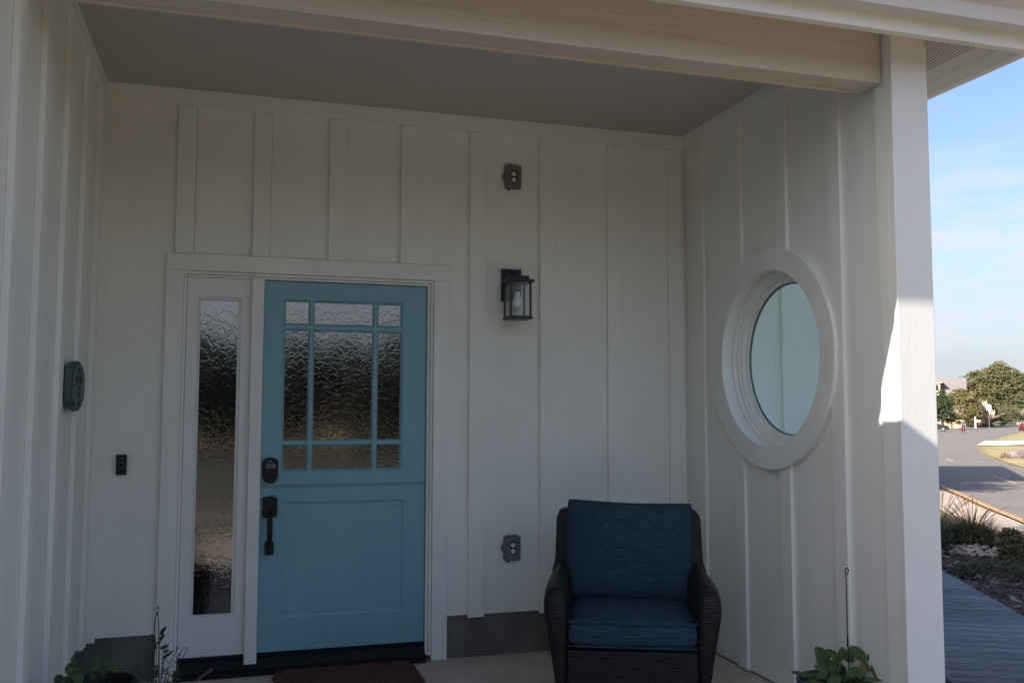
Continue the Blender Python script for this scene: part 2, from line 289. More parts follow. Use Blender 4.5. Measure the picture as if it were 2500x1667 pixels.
road = sheet('road', [(3.5, -9), (7.0, -.9), (11.8, 6.5), (12.5, 7.6), (13.3, 8.8), (14.5, 10.6), (15.8, 12.6), (20, 19), (28, 31), (45, 52), (66, 73), (84, 93), (96.2, 103.6), (105.1, 109.4), (122, 124.3), (147, 148.1), (180.2, 176.5), (260, 246),
    (300, 262), (200, 181), (140, 130), (106.4, 99.3), (76.7, 72.3), (58.6, 55.4), (44.7, 42.2), (38.5, 35.6), (32.4, 28.8), (26.9, 22), (24.2, 18.6), (20.0, 12.2), (15.5, 4), (11, -6)], .01, M['asphalt'])
def lane_mark(x0, y0, dx, dy, L=3, w_=.11):
    nx, ny = -dy*w_/2, dx*w_/2
    sheet('lane_mark', [(x0-nx, y0-ny), (x0+dx*L-nx, y0+dy*L-ny), (x0+dx*L+nx, y0+dy*L+ny), (x0+nx, y0+ny)], .02, M['lane'], road, kind=None)
for a in ((18.35, 13.1, .57, .82), (25.76, 23.3, .6, .8), (33.4, 33.2, .64, .77), (43.5, 44.4, .69, .72), (55, 55.5, .7, .71), (67, 67, .71, .70), (12.9, 4.3, .54, .84)):
    lane_mark(*a)
sheet('pavement', [(3.2, -7), (6.0, -1.8), (8.35, 2.6), (9.0, 3.9), (9.7, 4.8), (10.6, 6.1), (11.4, 7.8), (11.8, 8.3), (13.5, 11), (17, 17), (17.6, 16.4), (15.6, 12.8), (14.3, 10.8), (13.1, 9.0), (12.3, 7.8), (11.55, 6.55), (6.8, -.8), (3.3, -8.9)], .03, M['walk'], thick=.02)
sheet('pine_needle_strip', [(11.55, 6.5), (12.3, 7.7), (13.1, 8.9), (14.3, 10.7), (15.6, 12.7), (15.8, 12.75), (14.48, 10.72), (13.3, 8.95), (12.48, 7.72), (11.7, 6.5), (7, -1), (6.75, -.9)], .045, M['needles'], kind='stuff')
sheet('concrete_path', [(10.45, 5.35), (10.9, 5.55), (10.5, 4.2), (9.75, 4.5)], .06, mat('grey_concrete_slab', (.20, .18, .18), .9, (.17, .155, .15), 2))
sheet('verge', [(24.35, 18.5), (26.95, 21.9), (32.5, 28.6), (38.6, 35.2), (44.0, 40.9), (58, 41), (70, 30), (60, 10), (30, 5)], .03, M['grass_g'])
sheet('driveway', [(44.7, 42.2), (55.7, 52.9), (70, 57), (76, 50), (53.9, 45.6), (45.9, 41.3)], .045, M['drive'])
sheet('far_verge', [(58.6, 55.0), (76.7, 72.0), (106.4, 99.0), (140, 129), (150, 118), (100, 76), (72, 57)], .03, M['grass_g'])
sheet('far_apron', [(104.4, 109.8), (122, 124.6), (124.6, 127.0), (129.4, 133.9), (120.8, 130.0), (109, 116)], .035, M['walk'])
k = sheet('kerb', [(123.9, 126.8), (147, 148.3), (147.6, 149.3), (124.3, 127.6)], .16, M['drive'], thick=.17)
sheet('planting_bank', [(-30, -6.7), (30, -6.7), (30, -8.4), (-30, -8.4)], .02, mat('low_undergrowth', (.025, .023, .012), .95, (.04, .03, .018), 1.2))
sheet('gravel_walk', [(-30, -8.5), (30, -8.5), (30, -9.6), (-30, -9.6)], .025, mat('sandy_gravel', (.17, .13, .09), .95, (.13, .10, .07), 3))
sheet('planting_bank', [(-60, -9.7), (60, -9.7), (60, -34), (-60, -34)], .02, mat('shaded_undergrowth', (.018, .018, .010), .95, (.030, .024, .014), 1.2))
sheet('mulch_bed', [(4.4, -1.9), (5.9, -1.9), (7.9, 1.9), (8.9, 3.8), (9.6, 4.8), (10.5, 6.1), (11.3, 7.8), (13.4, 11), (11, 12), (4.3, 5), (3.82, 1), (2.75, -.6), (2.75, -2.1), (3.0, -2.4)], .012, M['mulch'])

# boardwalk of grey planks running off towards the street
bw = bpy.data.objects.new('boardwalk', None); C.objects.link(bw); bw['kind'] = 'structure'
bw.location = (3.72, -.90, -.14); bw.rotation_euler = (0, 0, math.atan2(.9, .43))      # local x runs along, y to the left
pl = box(0, .1415, -1.065, 0, 0, .04); plm = None
for i in range(-12, 34):
    if plm is None:
        o = obj('plank', pl, M['plank'], bw); plm = o.data
        b = o.modifiers.new('bevel', 'BEVEL'); b.width = .004
    else:
        o = bpy.data.objects.new('plank', plm); C.objects.link(o); o.parent = bw
        b = o.modifiers.new('bevel', 'BEVEL'); b.width = .004
    o.location = (i*.1445, random.uniform(-.008, .008), random.uniform(-.0015, .0015))
obj('joist', boxes([(-1.75, 4.9, -1.04, -1.0, -.12, -.002), (-1.75, 4.9, -.05, -.01, -.12, -.002)]), M['plank'], bw)


def glass_mix(n, mx, lo_, hi_):
    lw = n.nodes.new('ShaderNodeLayerWeight'); lw.inputs['Blend'].default_value = .5
    pw = n.nodes.new('ShaderNodeMath'); pw.operation = 'POWER'; pw.inputs[1].default_value = 4; n.links.new(lw.outputs['Facing'], pw.inputs[0])
    mr = n.nodes.new('ShaderNodeMapRange'); mr.inputs['To Min'].default_value = lo_; mr.inputs['To Max'].default_value = hi_
    n.links.new(pw.outputs[0], mr.inputs['Value']); n.links.new(mr.outputs[0], mx.inputs[0])
# ------------------------------------------------------------------ the house with its recessed porch
XL, XR, ZC, ZF, ZS = -.853, 2.567, 3.146, 3.0555, .239
fl = obj('porch_floor', box(XL-.05, 2.72, -2.15, .1, -.3, 0), M['concrete'], kind='structure')
obj('garden_path', box(-.7, 2.2, -6.5, -2.16, -.25, -.13), mat('path_concrete', (.24, .19, .15), .9, (.19, .155, .125), 3, bump=.3, bscale=60), kind='structure')
H = thing('house', 'white board and batten house with a recessed porch and round window in its side wall', 'house', (0, 0, 0))
T_ = .012
def part(name, b, m, **k): return obj(name, b, m, H, **k)
# solid volumes behind the cladding
part('inner_wall', boxes([(-9, 3.78, .09, 9, -.2, 3.1), (-6.9, XL-.02, -4.4, .085, -.2, 3.1)]), M['white_s'])
for a in ((XL-.01, -.515, .013, .085, -.2, ZS+.02), (1.0, XR+.01, .013, .085, -.2, ZS+.02), (2.73, 3.79, .013, .085, -.25, ZS)): part('foundation', box(*a), M['concrete_f'])
part('foundation', box(XL-.018, XL-.011, -4.4, .01, -.25, ZS+.02), M['concrete_f'])
# siding sheets of the back wall
for a in ((XL, -.50, ZS, ZF+.05), (-.50, 1.03, 2.2, ZF+.05), (1.03, XR, ZS, ZF+.05), (2.72, 3.78, ZS, 3.05)):
    part('siding_panel', box(a[0], a[1], 0, T_, a[2], a[3]), M['white_v'])
part('siding_panel', box(XL-.011, XL, -4.4, 0, ZS, 3.1), M['white_v'])
# back wall battens
for x0, x1 in ((-.468, -.374), (-.070, .023), (.341, .436), (.749, .845), (1.160, 1.256), (1.595, 1.691), (2.033, 2.128), (2.445, 2.539)):
    zb = ZS-.012 if x0 > 1.0 else 2.247
    part('batten', box(x0, x1, -.026, -.0005, zb, ZF-.002), M['white_v'], bevel=.002)
M['edge_shade'] = mat('batten_edge_shade', (.30, .28, .25), .8, (.42, .40, .36), 9)  # crease shade along the battens' right edges, painted as thin darker strips
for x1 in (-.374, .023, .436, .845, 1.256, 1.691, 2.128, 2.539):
    part('edge_shade_line', box(x1+.0002, x1+.0030, -.0018, -.0002, ZS if x1 > 1.1 else 2.25, ZF-.004), M['edge_shade'])
part('batten', box(XL+.001, XL+.052, -.022, -.0005, ZS-.02, ZF), M['white_v'], bevel=.0025)
for x0 in (2.80, 3.255, 3.685): part('batten', box(x0, x0+.095, -.02, -.0005, ZS, 3.0), M['white_v'], bevel=.0025)
# left wall battens
for y1 in (-.105, -.545, -1.005, -1.485, -1.915, -2.36, -2.8, -3.24, -3.7, -4.14):
    y0 = y1-.095
    part('batten', box(XL+.0005, XL+.024, y0, y1, ZS-.012, ZF if y0 > -1.8 else 3.0), M['white_v'], bevel=.0025)
# frieze boards
part('frieze_board', box(XL+.023, XR-.023, -.030, -.0005, ZF, ZC), M['white_v'], bevel=.0025)
part('frieze_board', box(XL+.0005, XL+.028, -1.798, 0, ZF-.003, ZC), M['white_v'], bevel=.0025)
part('frieze_board', box(XR-.023, XR-.0005, -1.798, 0, ZF, ZC), M['white_v'], bevel=.0025)
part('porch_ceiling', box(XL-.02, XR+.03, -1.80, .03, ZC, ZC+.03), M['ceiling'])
# right wall: sheet with a round opening, its outer sheet, and the front corner
WY, WZ = -.977, 1.685
def holed(x, sgn, r, y0, y1, z0, z1, thick):
    bm = bmesh.new(); n = 72; A = [2*math.pi*k/n for k in range(n)]
    for cy_, cz_ in ((y0, z0), (y1, z0), (y1, z1), (y0, z1)): A.append(math.atan2(cz_-WZ, cy_-WY) % (2*math.pi))
    A = sorted(set(A)); ring = []; out = []
    for a in A:
        c, s = math.cos(a), math.sin(a)
        k = min([(y1-WY)/c if c > 1e-9 else ((y0-WY)/c if c < -1e-9 else 1e9), (z1-WZ)/s if s > 1e-9 else ((z0-WZ)/s if s < -1e-9 else 1e9)])
        ring.append(bm.verts.new((x, WY+r*c, WZ+r*s))); out.append(bm.verts.new((x, WY+k*c, WZ+k*s)))
    m = len(A)
    for i in range(m): bm.faces.new((ring[i], ring[(i+1) % m], out[(i+1) % m], out[i]))
    r_ = bmesh.ops.extrude_face_region(bm, geom=bm.faces[:])
    for v in r_['geom']:
        if isinstance(v, bmesh.types.BMVert): v.co.x += sgn*thick
    bmesh.ops.recalc_face_normals(bm, faces=bm.faces[:]); return bm
part('siding_panel', holed(XR, 1, .50, -1.90, 0, .012, 3.12, T_), M['white_v'])
part('siding_panel', holed(2.705, 1, .44, -1.90, -.0, -.1, 3.12, T_), M['white_v'])
def batten_r(y0, y1):
    """battens of the right wall stop where the round trim crosses them"""
    rr = .570; hit = [y for y in (y0, y1) if abs(y-WY) < rr]
    if y0 < WY < y1: hit.append(WY)
    if not hit:
        part('batten', box(XR-.0205, XR-.0005, y0, y1, .008, ZF), M['white_v'], bevel=.0025); return
    for s in (1, -1):
        bm = bmesh.new(); pts = []
        for k in range(7):
            y = y0+(y1-y0)*k/6; h = math.sqrt(max(rr*rr-(y-WY)**2, 0)); pts.append((y, WZ+s*h))
        end = ZF if s > 0 else .008
        outl = pts+[(y1, end), (y0, end)]
        add_prism(bm, outl, lambda p: (XR-.0205, p[0], p[1]), lambda p: (XR-.0005, p[0], p[1]))
        bmesh.ops.recalc_face_normals(bm, faces=bm.faces[:]); part('batten', bm, M['white_v'], bevel=.0025)
for a in ((-.277, -.182), (-.713, -.615), (-1.152, -1.057), (-1.595, -1.498)): batten_r(*a)
part('corner_board', box(2.545, XR-.0005, -1.955, -1.852, .006, 3.2), M['white_v'], bevel=.0025)
part('post', box(2.537, 2.722, -1.982, -1.957, -.02, 3.2), M['white_cold'], bevel=.003)
part('corner_board', box(2.7175, 2.74, -1.957, -1.86, -.1, 3.0), M['white_v'])
# round window
def ring_bm(prof, n=128):
    bm = bmesh.new(); add_lathe(bm, prof+[prof[0]], (0, WY, WZ), n, axis='x', cap=False)
    bmesh.ops.recalc_face_normals(bm, faces=bm.faces[:]); return bm
win = part('round_window', ring_bm([(.505, XR-.002), (.463, XR-.002), (.463, 2.700), (.505, 2.700)]), M['white_s'], smooth=False)
obj('window_trim', ring_bm([(.578, XR+.001), (.581, XR-.034), (.577, XR-.038), (.465, XR-.038), (.461, XR-.034), (.461, XR+.001)]), M['white_s'], win)
obj('sash', ring_bm([(.462, 2.60), (.452, 2.598), (.452, 2.622), (.436, 2.624), (.436, 2.636), (.424, 2.638), (.424, 2.66), (.404, 2.664), (.404, 2.690), (.462, 2.690)]), M['white_s'], win)
g = bpy.data.materials.new('teal_tinted_glass'); g.use_nodes = True; t = g.node_tree; t.nodes.clear()
ou = t.nodes.new('ShaderNodeOutputMaterial'); tr = t.nodes.new('ShaderNodeBsdfTransparent'); tr.inputs[0].default_value = (.90, 1.0, .985, 1)
gl = t.nodes.new('ShaderNodeBsdfGlossy'); gl.inputs['Roughness'].default_value = .01; gl.inputs['Color'].default_value = (.8, .95, .95, 1)
mx = t.nodes.new('ShaderNodeMixShader'); glass_mix(t, mx, .05, .7); t.links.new(tr.outputs[0], mx.inputs[1]); t.links.new(gl.outputs[0], mx.inputs[2]); t.links.new(mx.outputs[0], ou.inputs[0])
bm = bmesh.new(); add_lathe(bm, [(.41, 2.668), (.41, 2.674)], (0, WY, WZ), 64, axis='x'); bmesh.ops.recalc_face_normals(bm, faces=bm.faces[:])
obj('pane', bm, g, win)
obj('spacer', ring_bm([(.412, 2.676), (.397, 2.676), (.397, 2.684), (.412, 2.684)]), M['black_metal'], win)
# beam, soffits, fascia, gutters
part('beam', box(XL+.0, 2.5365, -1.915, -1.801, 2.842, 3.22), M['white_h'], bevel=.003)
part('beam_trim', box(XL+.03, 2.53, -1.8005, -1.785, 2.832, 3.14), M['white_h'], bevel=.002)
part('soffit', box(XL, 2.535, -2.2, -1.916, 3.08, 3.09), M['soffit'])
part('soffit', box(2.5351, 2.7225, -2.16, -1.984, 3.045, 3.055), M['soffit'])
part('soffit', box(2.7226, 2.7234, -2.16, -1.90, 2.996, 3.06), M['soffit'])
part('soffit', box(XL+.001, -.44, -4.6, -2.2, 3.0, 3.01), M['soffit'])
sv = part('soffit_panel', box(2.7235, 3.05, -2.16, -.30, 2.995, 3.005), M['soffit'], label='white soffit panel with rows of round vent holes')
bm = bmesh.new()
for i in range(12):
    for j in range(50):
        c = (2.735+i*.0165, -2.14+j*.0165+(.008 if i % 2 else 0))
        ring = [bm.verts.new((c[0]+.0052*math.cos(q*math.pi/3), c[1]+.0052*math.sin(q*math.pi/3), 2.9945)) for q in range(6)]; bm.faces.new(ring[::-1])
obj('vent_hole', bm, M['dark_hole'], sv, kind='stuff')
part('soffit', box(3.05, 4.05, -.30, .5, 3.0, 3.01), M['soffit'])
part('soffit', box(2.7405, 3.05, -.3, .5, 3.0, 3.01), M['soffit'])
part('fascia', box(XL+.48, 3.09, -2.2, -2.16, 2.942, 3.16), M['white_s'], bevel=.003)
part('fascia', box(3.05, 3.09, -2.1595, -.38, 2.935, 3.16), M['white_s'], bevel=.003)
part('fascia', box(3.0905, 4.05, -.42, -.38, 2.935, 3.16), M['white_s'])
part('fascia', box(-.47, -.43, -4.6, -2.21, 2.942, 3.16), M['white_s'])
GP = [(0, 3.007), (.088, 3.000), (.094, 3.015), (.108, 3.052), (.165, 3.080), (.200, 3.108), (.205, 3.137), (.195, 3.137), (.188, 3.12), (0, 3.12)]
bm = bmesh.new(); add_prism(bm, GP, lambda p: (-.24, -2.2005-p[0], p[1]), lambda p: (3.225, -2.2005-p[0], p[1])); bmesh.ops.recalc_face_normals(bm, faces=bm.faces[:]); part('gutter', bm, M['gutter'])
bm = bmesh.new(); add_prism(bm, GP, lambda p: (3.0905+p[0], -2.20, p[1]+.001), lambda p: (3.0905+p[0], -.43, p[1]+.001)); bmesh.ops.recalc_face_normals(bm, faces=bm.faces[:]); part('gutter', bm, M['gutter'])
bm = bmesh.new(); add_prism(bm, GP, lambda p: (-.4275+p[0], -4.6, p[1]+.002), lambda p: (-.4275+p[0], -2.21, p[1]+.002)); bmesh.ops.recalc_face_normals(bm, faces=bm.faces[:]); part('gutter', bm, M['gutter'])
def roof(x0, x1, y0, y1, z, p, hip):
    bm = bmesh.new(); h = min(x1-x0, y1-y0)/2
    if x1-x0 > y1-y0: ra, rb = (x0+(h if hip[0] else 0), (y0+y1)/2), (x1-(h if hip[1] else 0), (y0+y1)/2)
    else: ra, rb = ((x0+x1)/2, y0+(h if hip[0] else 0)), ((x0+x1)/2, y1-(h if hip[1] else 0))
    b = [bm.verts.new((x, y, z)) for x, y in ((x0, y0), (x1, y0), (x1, y1), (x0, y1))]
    r = [bm.verts.new((*q, z+p*h)) for q in (ra, rb)]
    bm.faces.new(b[::-1])
    if x1-x0 > y1-y0: F = ((b[0], b[1], r[1], r[0]), (b[1], b[2], r[1]), (b[2], b[3], r[0], r[1]), (b[3], b[0], r[0]))
    else: F = ((b[0], b[1], r[0]), (b[1], b[2], r[1], r[0]), (b[2], b[3], r[1]), (b[3], b[0], r[0], r[1]))
    for f in F: bm.faces.new(f)
    return bm
part('roof', roof(-9.3, 3.085, -2.195, 9.4, 3.17, .36, (0, 1)), M['roof'])
part('roof', roof(-7.2, -.435, -4.7, 3, 3.172, .36, (1, 0)), M['roof'])
part('roof', roof(-2, 4.06, -.415, 9.3, 3.168, .30, (1, 1)), M['roof'])
# door casing
part('door_casing', box(-.509, -.419, -.030, .012, .004, 2.155), M['white_s'], bevel=.003)
part('door_casing', box(.948, 1.038, -.030, .012, .004, 2.155), M['white_s'], bevel=.003)
part('door_casing', box(-.509, 1.038, -.030, .012, 2.1555, 2.245), M['white_s'], bevel=.003)
part('door_frame', boxes([(-.4185, -.404, -.012, .088, .05, 2.1545), (.933, .9475, -.012, .088, .03, 2.1545), (-.404, .933, -.012, .088, 2.140, 2.1545)]), M['white_s'], bevel=.002)
part('door_frame', boxes([(.918, .9325, .006, .0885, .03, 2.139), (-.4035, .918, .006, .0885, 2.127, 2.139)]), M['white_s'], bevel=.002)
part('mullion', box(-.066, .000, -.014, .088, .055, 2.126), M['vinyl'], bevel=.003)
# threshold
bm = bmesh.new(); add_prism(bm, [(-.05, .002), (-.05, .018), (-.012, .030), (.026, .085), (.085, .090), (.085, .002)], lambda p: (-.404, p[0], p[1]), lambda p: (.9175, p[0], p[1]))
bmesh.ops.recalc_face_normals(bm, faces=bm.faces[:]); part('threshold', bm, M['rubber'])
part('threshold', boxes([(-.40, -.067, .010, .08, .0905, .102), (.001, .9175, .010, .08, .0905, .096)]), M['rubber'])
# obscure glass: dark room behind, rippled surface that mirrors the sky and the trees opposite
def obscure(name, scale, st_, strength):
    g = bpy.data.materials.new(name); g.use_nodes = True; t = g.node_tree; b = t.nodes['Principled BSDF']
    b.inputs['Base Color'].default_value = (.010, .010, .010, 1); b.inputs['Roughness'].default_value = .07; b.inputs['IOR'].default_value = 2.6
    tc = t.nodes.new('ShaderNodeTexCoord'); mp = t.nodes.new('ShaderNodeMapping'); mp.inputs['Scale'].default_value = st_
    t.links.new(tc.outputs['Object'], mp.inputs[0])
    no = t.nodes.new('ShaderNodeTexNoise'); no.inputs['Scale'].default_value = 22; no.inputs['Detail'].default_value = 2
    t.links.new(mp.outputs[0], no.inputs['Vector'])
    mxv = t.nodes.new('ShaderNodeMixRGB'); mxv.inputs['Fac'].default_value = .06; t.links.new(mp.outputs[0], mxv.inputs['Color1']); t.links.new(no.outputs['Color'], mxv.inputs['Color2'])
    vo = t.nodes.new('ShaderNodeTexVoronoi'); vo.feature = 'DISTANCE_TO_EDGE'; vo.inputs['Scale'].default_value = scale
    t.links.new(mxv.outputs[0], vo.inputs['Vector'])
    mr = t.nodes.new('ShaderNodeMapRange'); mr.interpolation_type = 'SMOOTHSTEP'; mr.inputs['From Max'].default_value = .16; t.links.new(vo.outputs['Distance'], mr.inputs['Value'])
    n2 = t.nodes.new('ShaderNodeTexNoise'); n2.inputs['Scale'].default_value = 14; n2.inputs['Detail'].default_value = 1; t.links.new(mp.outputs[0], n2.inputs['Vector'])
    ad = t.nodes.new('ShaderNodeMath'); ad.operation = 'MULTIPLY_ADD'; ad.inputs[1].default_value = .7; t.links.new(n2.outputs['Fac'], ad.inputs[0]); t.links.new(mr.outputs[0], ad.inputs[2])
    bp = t.nodes.new('ShaderNodeBump'); bp.inputs['Strength'].default_value = strength; bp.inputs['Distance'].default_value = .0012
    t.links.new(ad.outputs[0], bp.inputs['Height']); t.links.new(bp.outputs[0], b.inputs['Normal'])
    return g
OG = obscure('obscure_glass', 26, (1, 1, 1.2), .08); OG2 = obscure('obscure_glass_sidelight', 24, (1.1, 1, .95), .075)
# sidelight
sd = bmesh.new(); add_plate(sd, -.402, -.0665, .103, 2.126, .022, .08, [(-.338, -.130, .312, 2.012)], slope=.012, yh=.034)
sid = part('sidelight', sd, M['vinyl'])
obj('bead', boxes([(-.338, -.331, .026, .045, .312, 2.012), (-.137, -.130, .026, .045, .312, 2.012), (-.331, -.137, .0262, .045, .312, .319), (-.331, -.137, .0262, .045, 2.005, 2.012)]), M['vinyl'], sid, bevel=.0015)
obj('pane', box(-.333, -.135, .042, .05, .314, 2.010), OG2, sid)
# dutch door, upper leaf with nine panes
cols = [(.120, .244), (.279, .603), (.639, .765)]; rows_ = [(1.891, 2.010), (1.243, 1.848), (1.080, 1.208)]
bm = bmesh.new(); add_plate(bm, .003, .914, .9955, 2.123, .030, .078, [(.110, .776, 1.070, 2.020)], slope=.006, yh=.035)
up = part('door', bm, M['teal'], label='upper leaf of the blue dutch door, glazed with nine panes')
hl = [(a, b, c, d) for a, b in cols for c, d in rows_]
bm = bmesh.new(); add_plate(bm, .108, .778, 1.068, 2.022, .0345, .07, hl, slope=.009, yh=.048); obj('glazing_grid', bm, M['teal'], up)
for a, b, c, d in hl: obj('pane', box(a-.003, b+.003, .0475, .054, c-.003, d+.003), OG, up)
bm = bmesh.new(); add_plate(bm, .003, .914, .102, .983, .030, .078, [(.126, .780, .292, .890)], slope=.012, yh=.0365)
lo_ = part('door', bm, M['teal'], label='lower leaf of the blue dutch door with one flat recessed panel')
bm = bmesh.new(); add_plate(bm, .1255, .7805, .2915, .8905, .0362, .06); obj('panel', bm, M['teal'], lo_)
obj('ledge', box(.004, .913, .026, .07, .9855, .993), M['teal'], lo_, bevel=.001)
def rounded(x0, x1, z0, z1, rt, rb, n=8):
    """outline: top corners with rise rt, bottom corners rb (elliptical arcs over the half width)"""
    w2 = (x1-x0)/2; cx = (x0+x1)/2; P = []
    for k in range(n+1):
        a = math.pi*k/n; P.append((cx+w2*math.cos(a), z1-rt+rt*math.sin(a)))
    for k in range(n+1):
        a = math.pi+math.pi*k/n; P.append((cx+w2*math.cos(a), z0+rb+rb*math.sin(a)))
    return P
def slab(P, y0, y1, inset=.0):
    bm = bmesh.new(); add_prism(bm, P, lambda p: (p[0], y0, p[1]), lambda p: (p[0], y1, p[1])); bmesh.ops.recalc_face_normals(bm, faces=bm.faces[:]); return bm
lock = obj('lock', slab(rounded(.011, .094, 1.007, 1.148, .026, .040), .004, .030), M['bronze'], up, bevel=.005)
bm = bmesh.new()
for i in range(5):
    for j in range(2): add_box(bm, .029+i*.0105, .0355+i*.0105, .0028, .0045, 1.106-j*.0135, 1.113-j*.0135, 0)
add_box(bm, .047, .059, .0028, .0045, 1.124, 1.1275, 0)
k_ = obj('keypad', bm, M['light_grey'], up)
bm = bmesh.new(); add_lathe(bm, [(.020, .0045), (.020, -.002), (.017, -.004)], (.0525, 0, 1.050), 20, axis='y'); add_box(bm, .049, .056, -.010, -.003, 1.036, 1.064)
bmesh.ops.recalc_face_normals(bm, faces=bm.faces[:]); obj('lock_turn', bm, M['bronze'], up)
hp = obj('handle', slab(rounded(.015, .094, .822, .938, .012, .010), .008, .030), M['bronze'], lo_, bevel=.004)
bm = bmesh.new()
add_tube(bm, [(.054, .01, .85), (.054, -.028, .835), (.054, -.046, .79), (.054, -.050, .75), (.054, -.044, .71), (.054, -.022, .684), (.054, .012, .678)], [.012, .013, .0145, .015, .0135, .011, .010], 10)
add_box(bm, .049, .059, -.035, -.005, .862, .872)
bmesh.ops.recalc_face_normals(bm, faces=bm.faces[:]); obj('handle_grip', bm, M['bronze'], lo_, smooth=True)
obj('handle_foot', slab(rounded(.031, .079, .622, .693, .005, .006), .006, .030), M['bronze'], lo_, bevel=.004)
bm = bmesh.new(); add_lathe(bm, [(.0035, 0), (.0035, .004)], (-.42, -2.0, 0), 8)
bm.free()

# ------------------------------------------------------------------ things fixed to the walls
def lantern():
    t = thing('wall_lantern', 'black box lantern with clear panes and a white bulb, on the back wall', 'lamp', (1.418, -.002, 2.05))
    o = obj('back_plate', boxes([(-.062, .062, -.016, 0, 0, .196), (-.050, .050, -.022, -.0155, .012, .184)]), M['black_metal'], t, bevel=.002)
    bm = bmesh.new(); add_tube(bm, [(0, -.02, .15), (0, -.06, .165), (0, -.105, .155), (0, -.135, .135)], .008, 8); obj('arm', bm, M['black_metal'], t, smooth=True)
    obj('cap', boxes([(-.078, .078, -.215, -.059, .095, .113), (-.055, .055, -.192, -.082, .1135, .135)]), M['black_metal'], t, bevel=.002)
    obj('base', box(-.070, .070, -.207, -.067, -.118, -.100), M['black_metal'], t, bevel=.002)
    for sx in (-1, 1):
        for y in (-.199, -.075): obj('corner_post', box(sx*.0595-.005, sx*.0595+.005, y-.005, y+.005, -.0995, .0945), M['black_metal'], t)
    cg = bpy.data.materials.new('clear_glass'); cg.use_nodes = True; n = cg.node_tree; n.nodes.clear()
    ou = n.nodes.new('ShaderNodeOutputMaterial'); tr = n.nodes.new('ShaderNodeBsdfTransparent'); tr.inputs[0].default_value = (.97, .98, .98, 1)
    gl = n.nodes.new('ShaderNodeBsdfGlossy'); gl.inputs['Roughness'].default_value = .02; mx = n.nodes.new('ShaderNodeMixShader'); glass_mix(n, mx, .02, .4)
    n.links.new(tr.outputs[0], mx.inputs[1]); n.links.new(gl.outputs[0], mx.inputs[2]); n.links.new(mx.outputs[0], ou.inputs[0])
    for sx in (-1, 1): obj('glass_pane', box(sx*.0595-.001, sx*.0595+.001, -.194, -.080, -.0995, .0945), cg, t)
    obj('glass_pane', box(-.0545, .0545, -.200, -.198, -.0995, .0945), cg, t)
    obj('glass_pane', box(-.0545, .0545, -.076, -.074, -.0995, .0945), cg, t)
    bm = bmesh.new(); add_lathe(bm, [(.034, -.099), (.034, .09)], (0, -.137, 0), 24, cap=False); obj('glass_cylinder', bm, cg, t, smooth=True)
    bm = bmesh.new(); add_lathe(bm, [(.016, .094), (.016, .045), (.014, .044)], (0, -.137, 0), 16); obj('socket', bm, M['black_metal'], t)
    bm = bmesh.new(); add_lathe(bm, [(.012, .046), (.015, .04), (.0165, .02), (.025, -.005), (.028, -.022), (.026, -.038), (.017, -.052), (.004, -.058)], (0, -.137, 0), 20); obj('bulb', bm, M['white_plastic'], t, smooth=True)
lantern()
def outlet(z, label):
    t = thing('outlet_box', label, 'outlet', (1.425, -.002, z), group=None)
    P = rounded(-.05, .05, -.072, .072, .012, .010, 10)
    P = [(max(-.05, min(.05, p[0])), p[1]) for p in P]
    P = [(-.05, -.060), (-.043, -.070), (-.038, -.072), (.040, -.072), (.047, -.069), (.050, -.062), (.050, .050), (.036, .069), (.028, .072), (-.038, .072), (-.046, .069), (-.05, .061)]
    bm = bmesh.new(); add_prism(bm, P, lambda p: (p[0], 0, p[1]), lambda p: (p[0], -.022, p[1])); bmesh.ops.recalc_face_normals(bm, faces=bm.faces[:])
    obj('housing', bm, M['grey_plastic'], t, bevel=.002)
    bm = bmesh.new(); add_plate(bm, -.047, .048, -.069, .069, -.030, -.0225, [(-.013, .022, -.036, .038)], yh=-.0225); bmesh.ops.recalc_face_normals(bm, faces=bm.faces[:])
    obj('cover', bm, M['grey_plastic'], t)
    obj('recess', box(-.012, .021, -.0235, -.0222, -.035, .037), M['dark_hole'], t)
    for s in (.017, -.018):
        bm = bmesh.new(); add_lathe(bm, [(.0135, -.0236), (.0135, -.0275)], (.0035, 0, s), 16, axis='y'); bmesh.ops.recalc_face_normals(bm, faces=bm.faces[:])
        so = obj('socket', bm, M['white_plastic'], t)
        obj('slot', boxes([(-.0035, -.0015, -.0282, -.0276, s-.001, s+.008), (.0085, .0105, -.0282, -.0276, s-.001, s+.007), (.002, .005, -.0282, -.0276, s-.010, s-.006)]), M['dark_hole'], so)
    for k in range(4): obj('hinge', box(-.028+k*.015, -.022+k*.015, -.026, -.004, .0722, .0752), M['dark_hole'], t)
    bm = bmesh.new(); add_lathe(bm, [(.03, 0), (.03, -.010), (.02, -.014)], (-.035, 0, 0), 20, axis='y'); bmesh.ops.recalc_face_normals(bm, faces=bm.faces[:]); obj('mounting_ring', bm, M['grey_plastic'], t)
    obj('latch', box(-.030, -.016, -.018, -.004, -.079, -.0722), M['dark_hole'], t)
    return t
outlet(2.802, 'grey weatherproof outlet high on the back wall above the lantern')
outlet(.609, 'grey weatherproof outlet low on the back wall left of the wicker chair')
t = thing('doorbell', 'small black doorbell with a ring button, on the wall left of the door', 'doorbell', (-.700, -.001, 1.122))
obj('housing', box(-.0255, .0255, -.024, 0, -.052, .052), M['black_gloss'], t, bevel=.002)
bm = bmesh.new(); add_lathe(bm, [(.0135, -.0245), (.0135, -.0255), (.0105, -.0255), (.0105, -.0245)], (0, 0, -.003), 24, axis='y'); obj('button_ring', bm, M['mid_grey'], t)
bm = bmesh.new(); add_lathe(bm, [(.004, -.0243), (.003, -.0252)], (.001, 0, .033), 12, axis='y'); obj('lens', bm, M['mid_grey'], t)
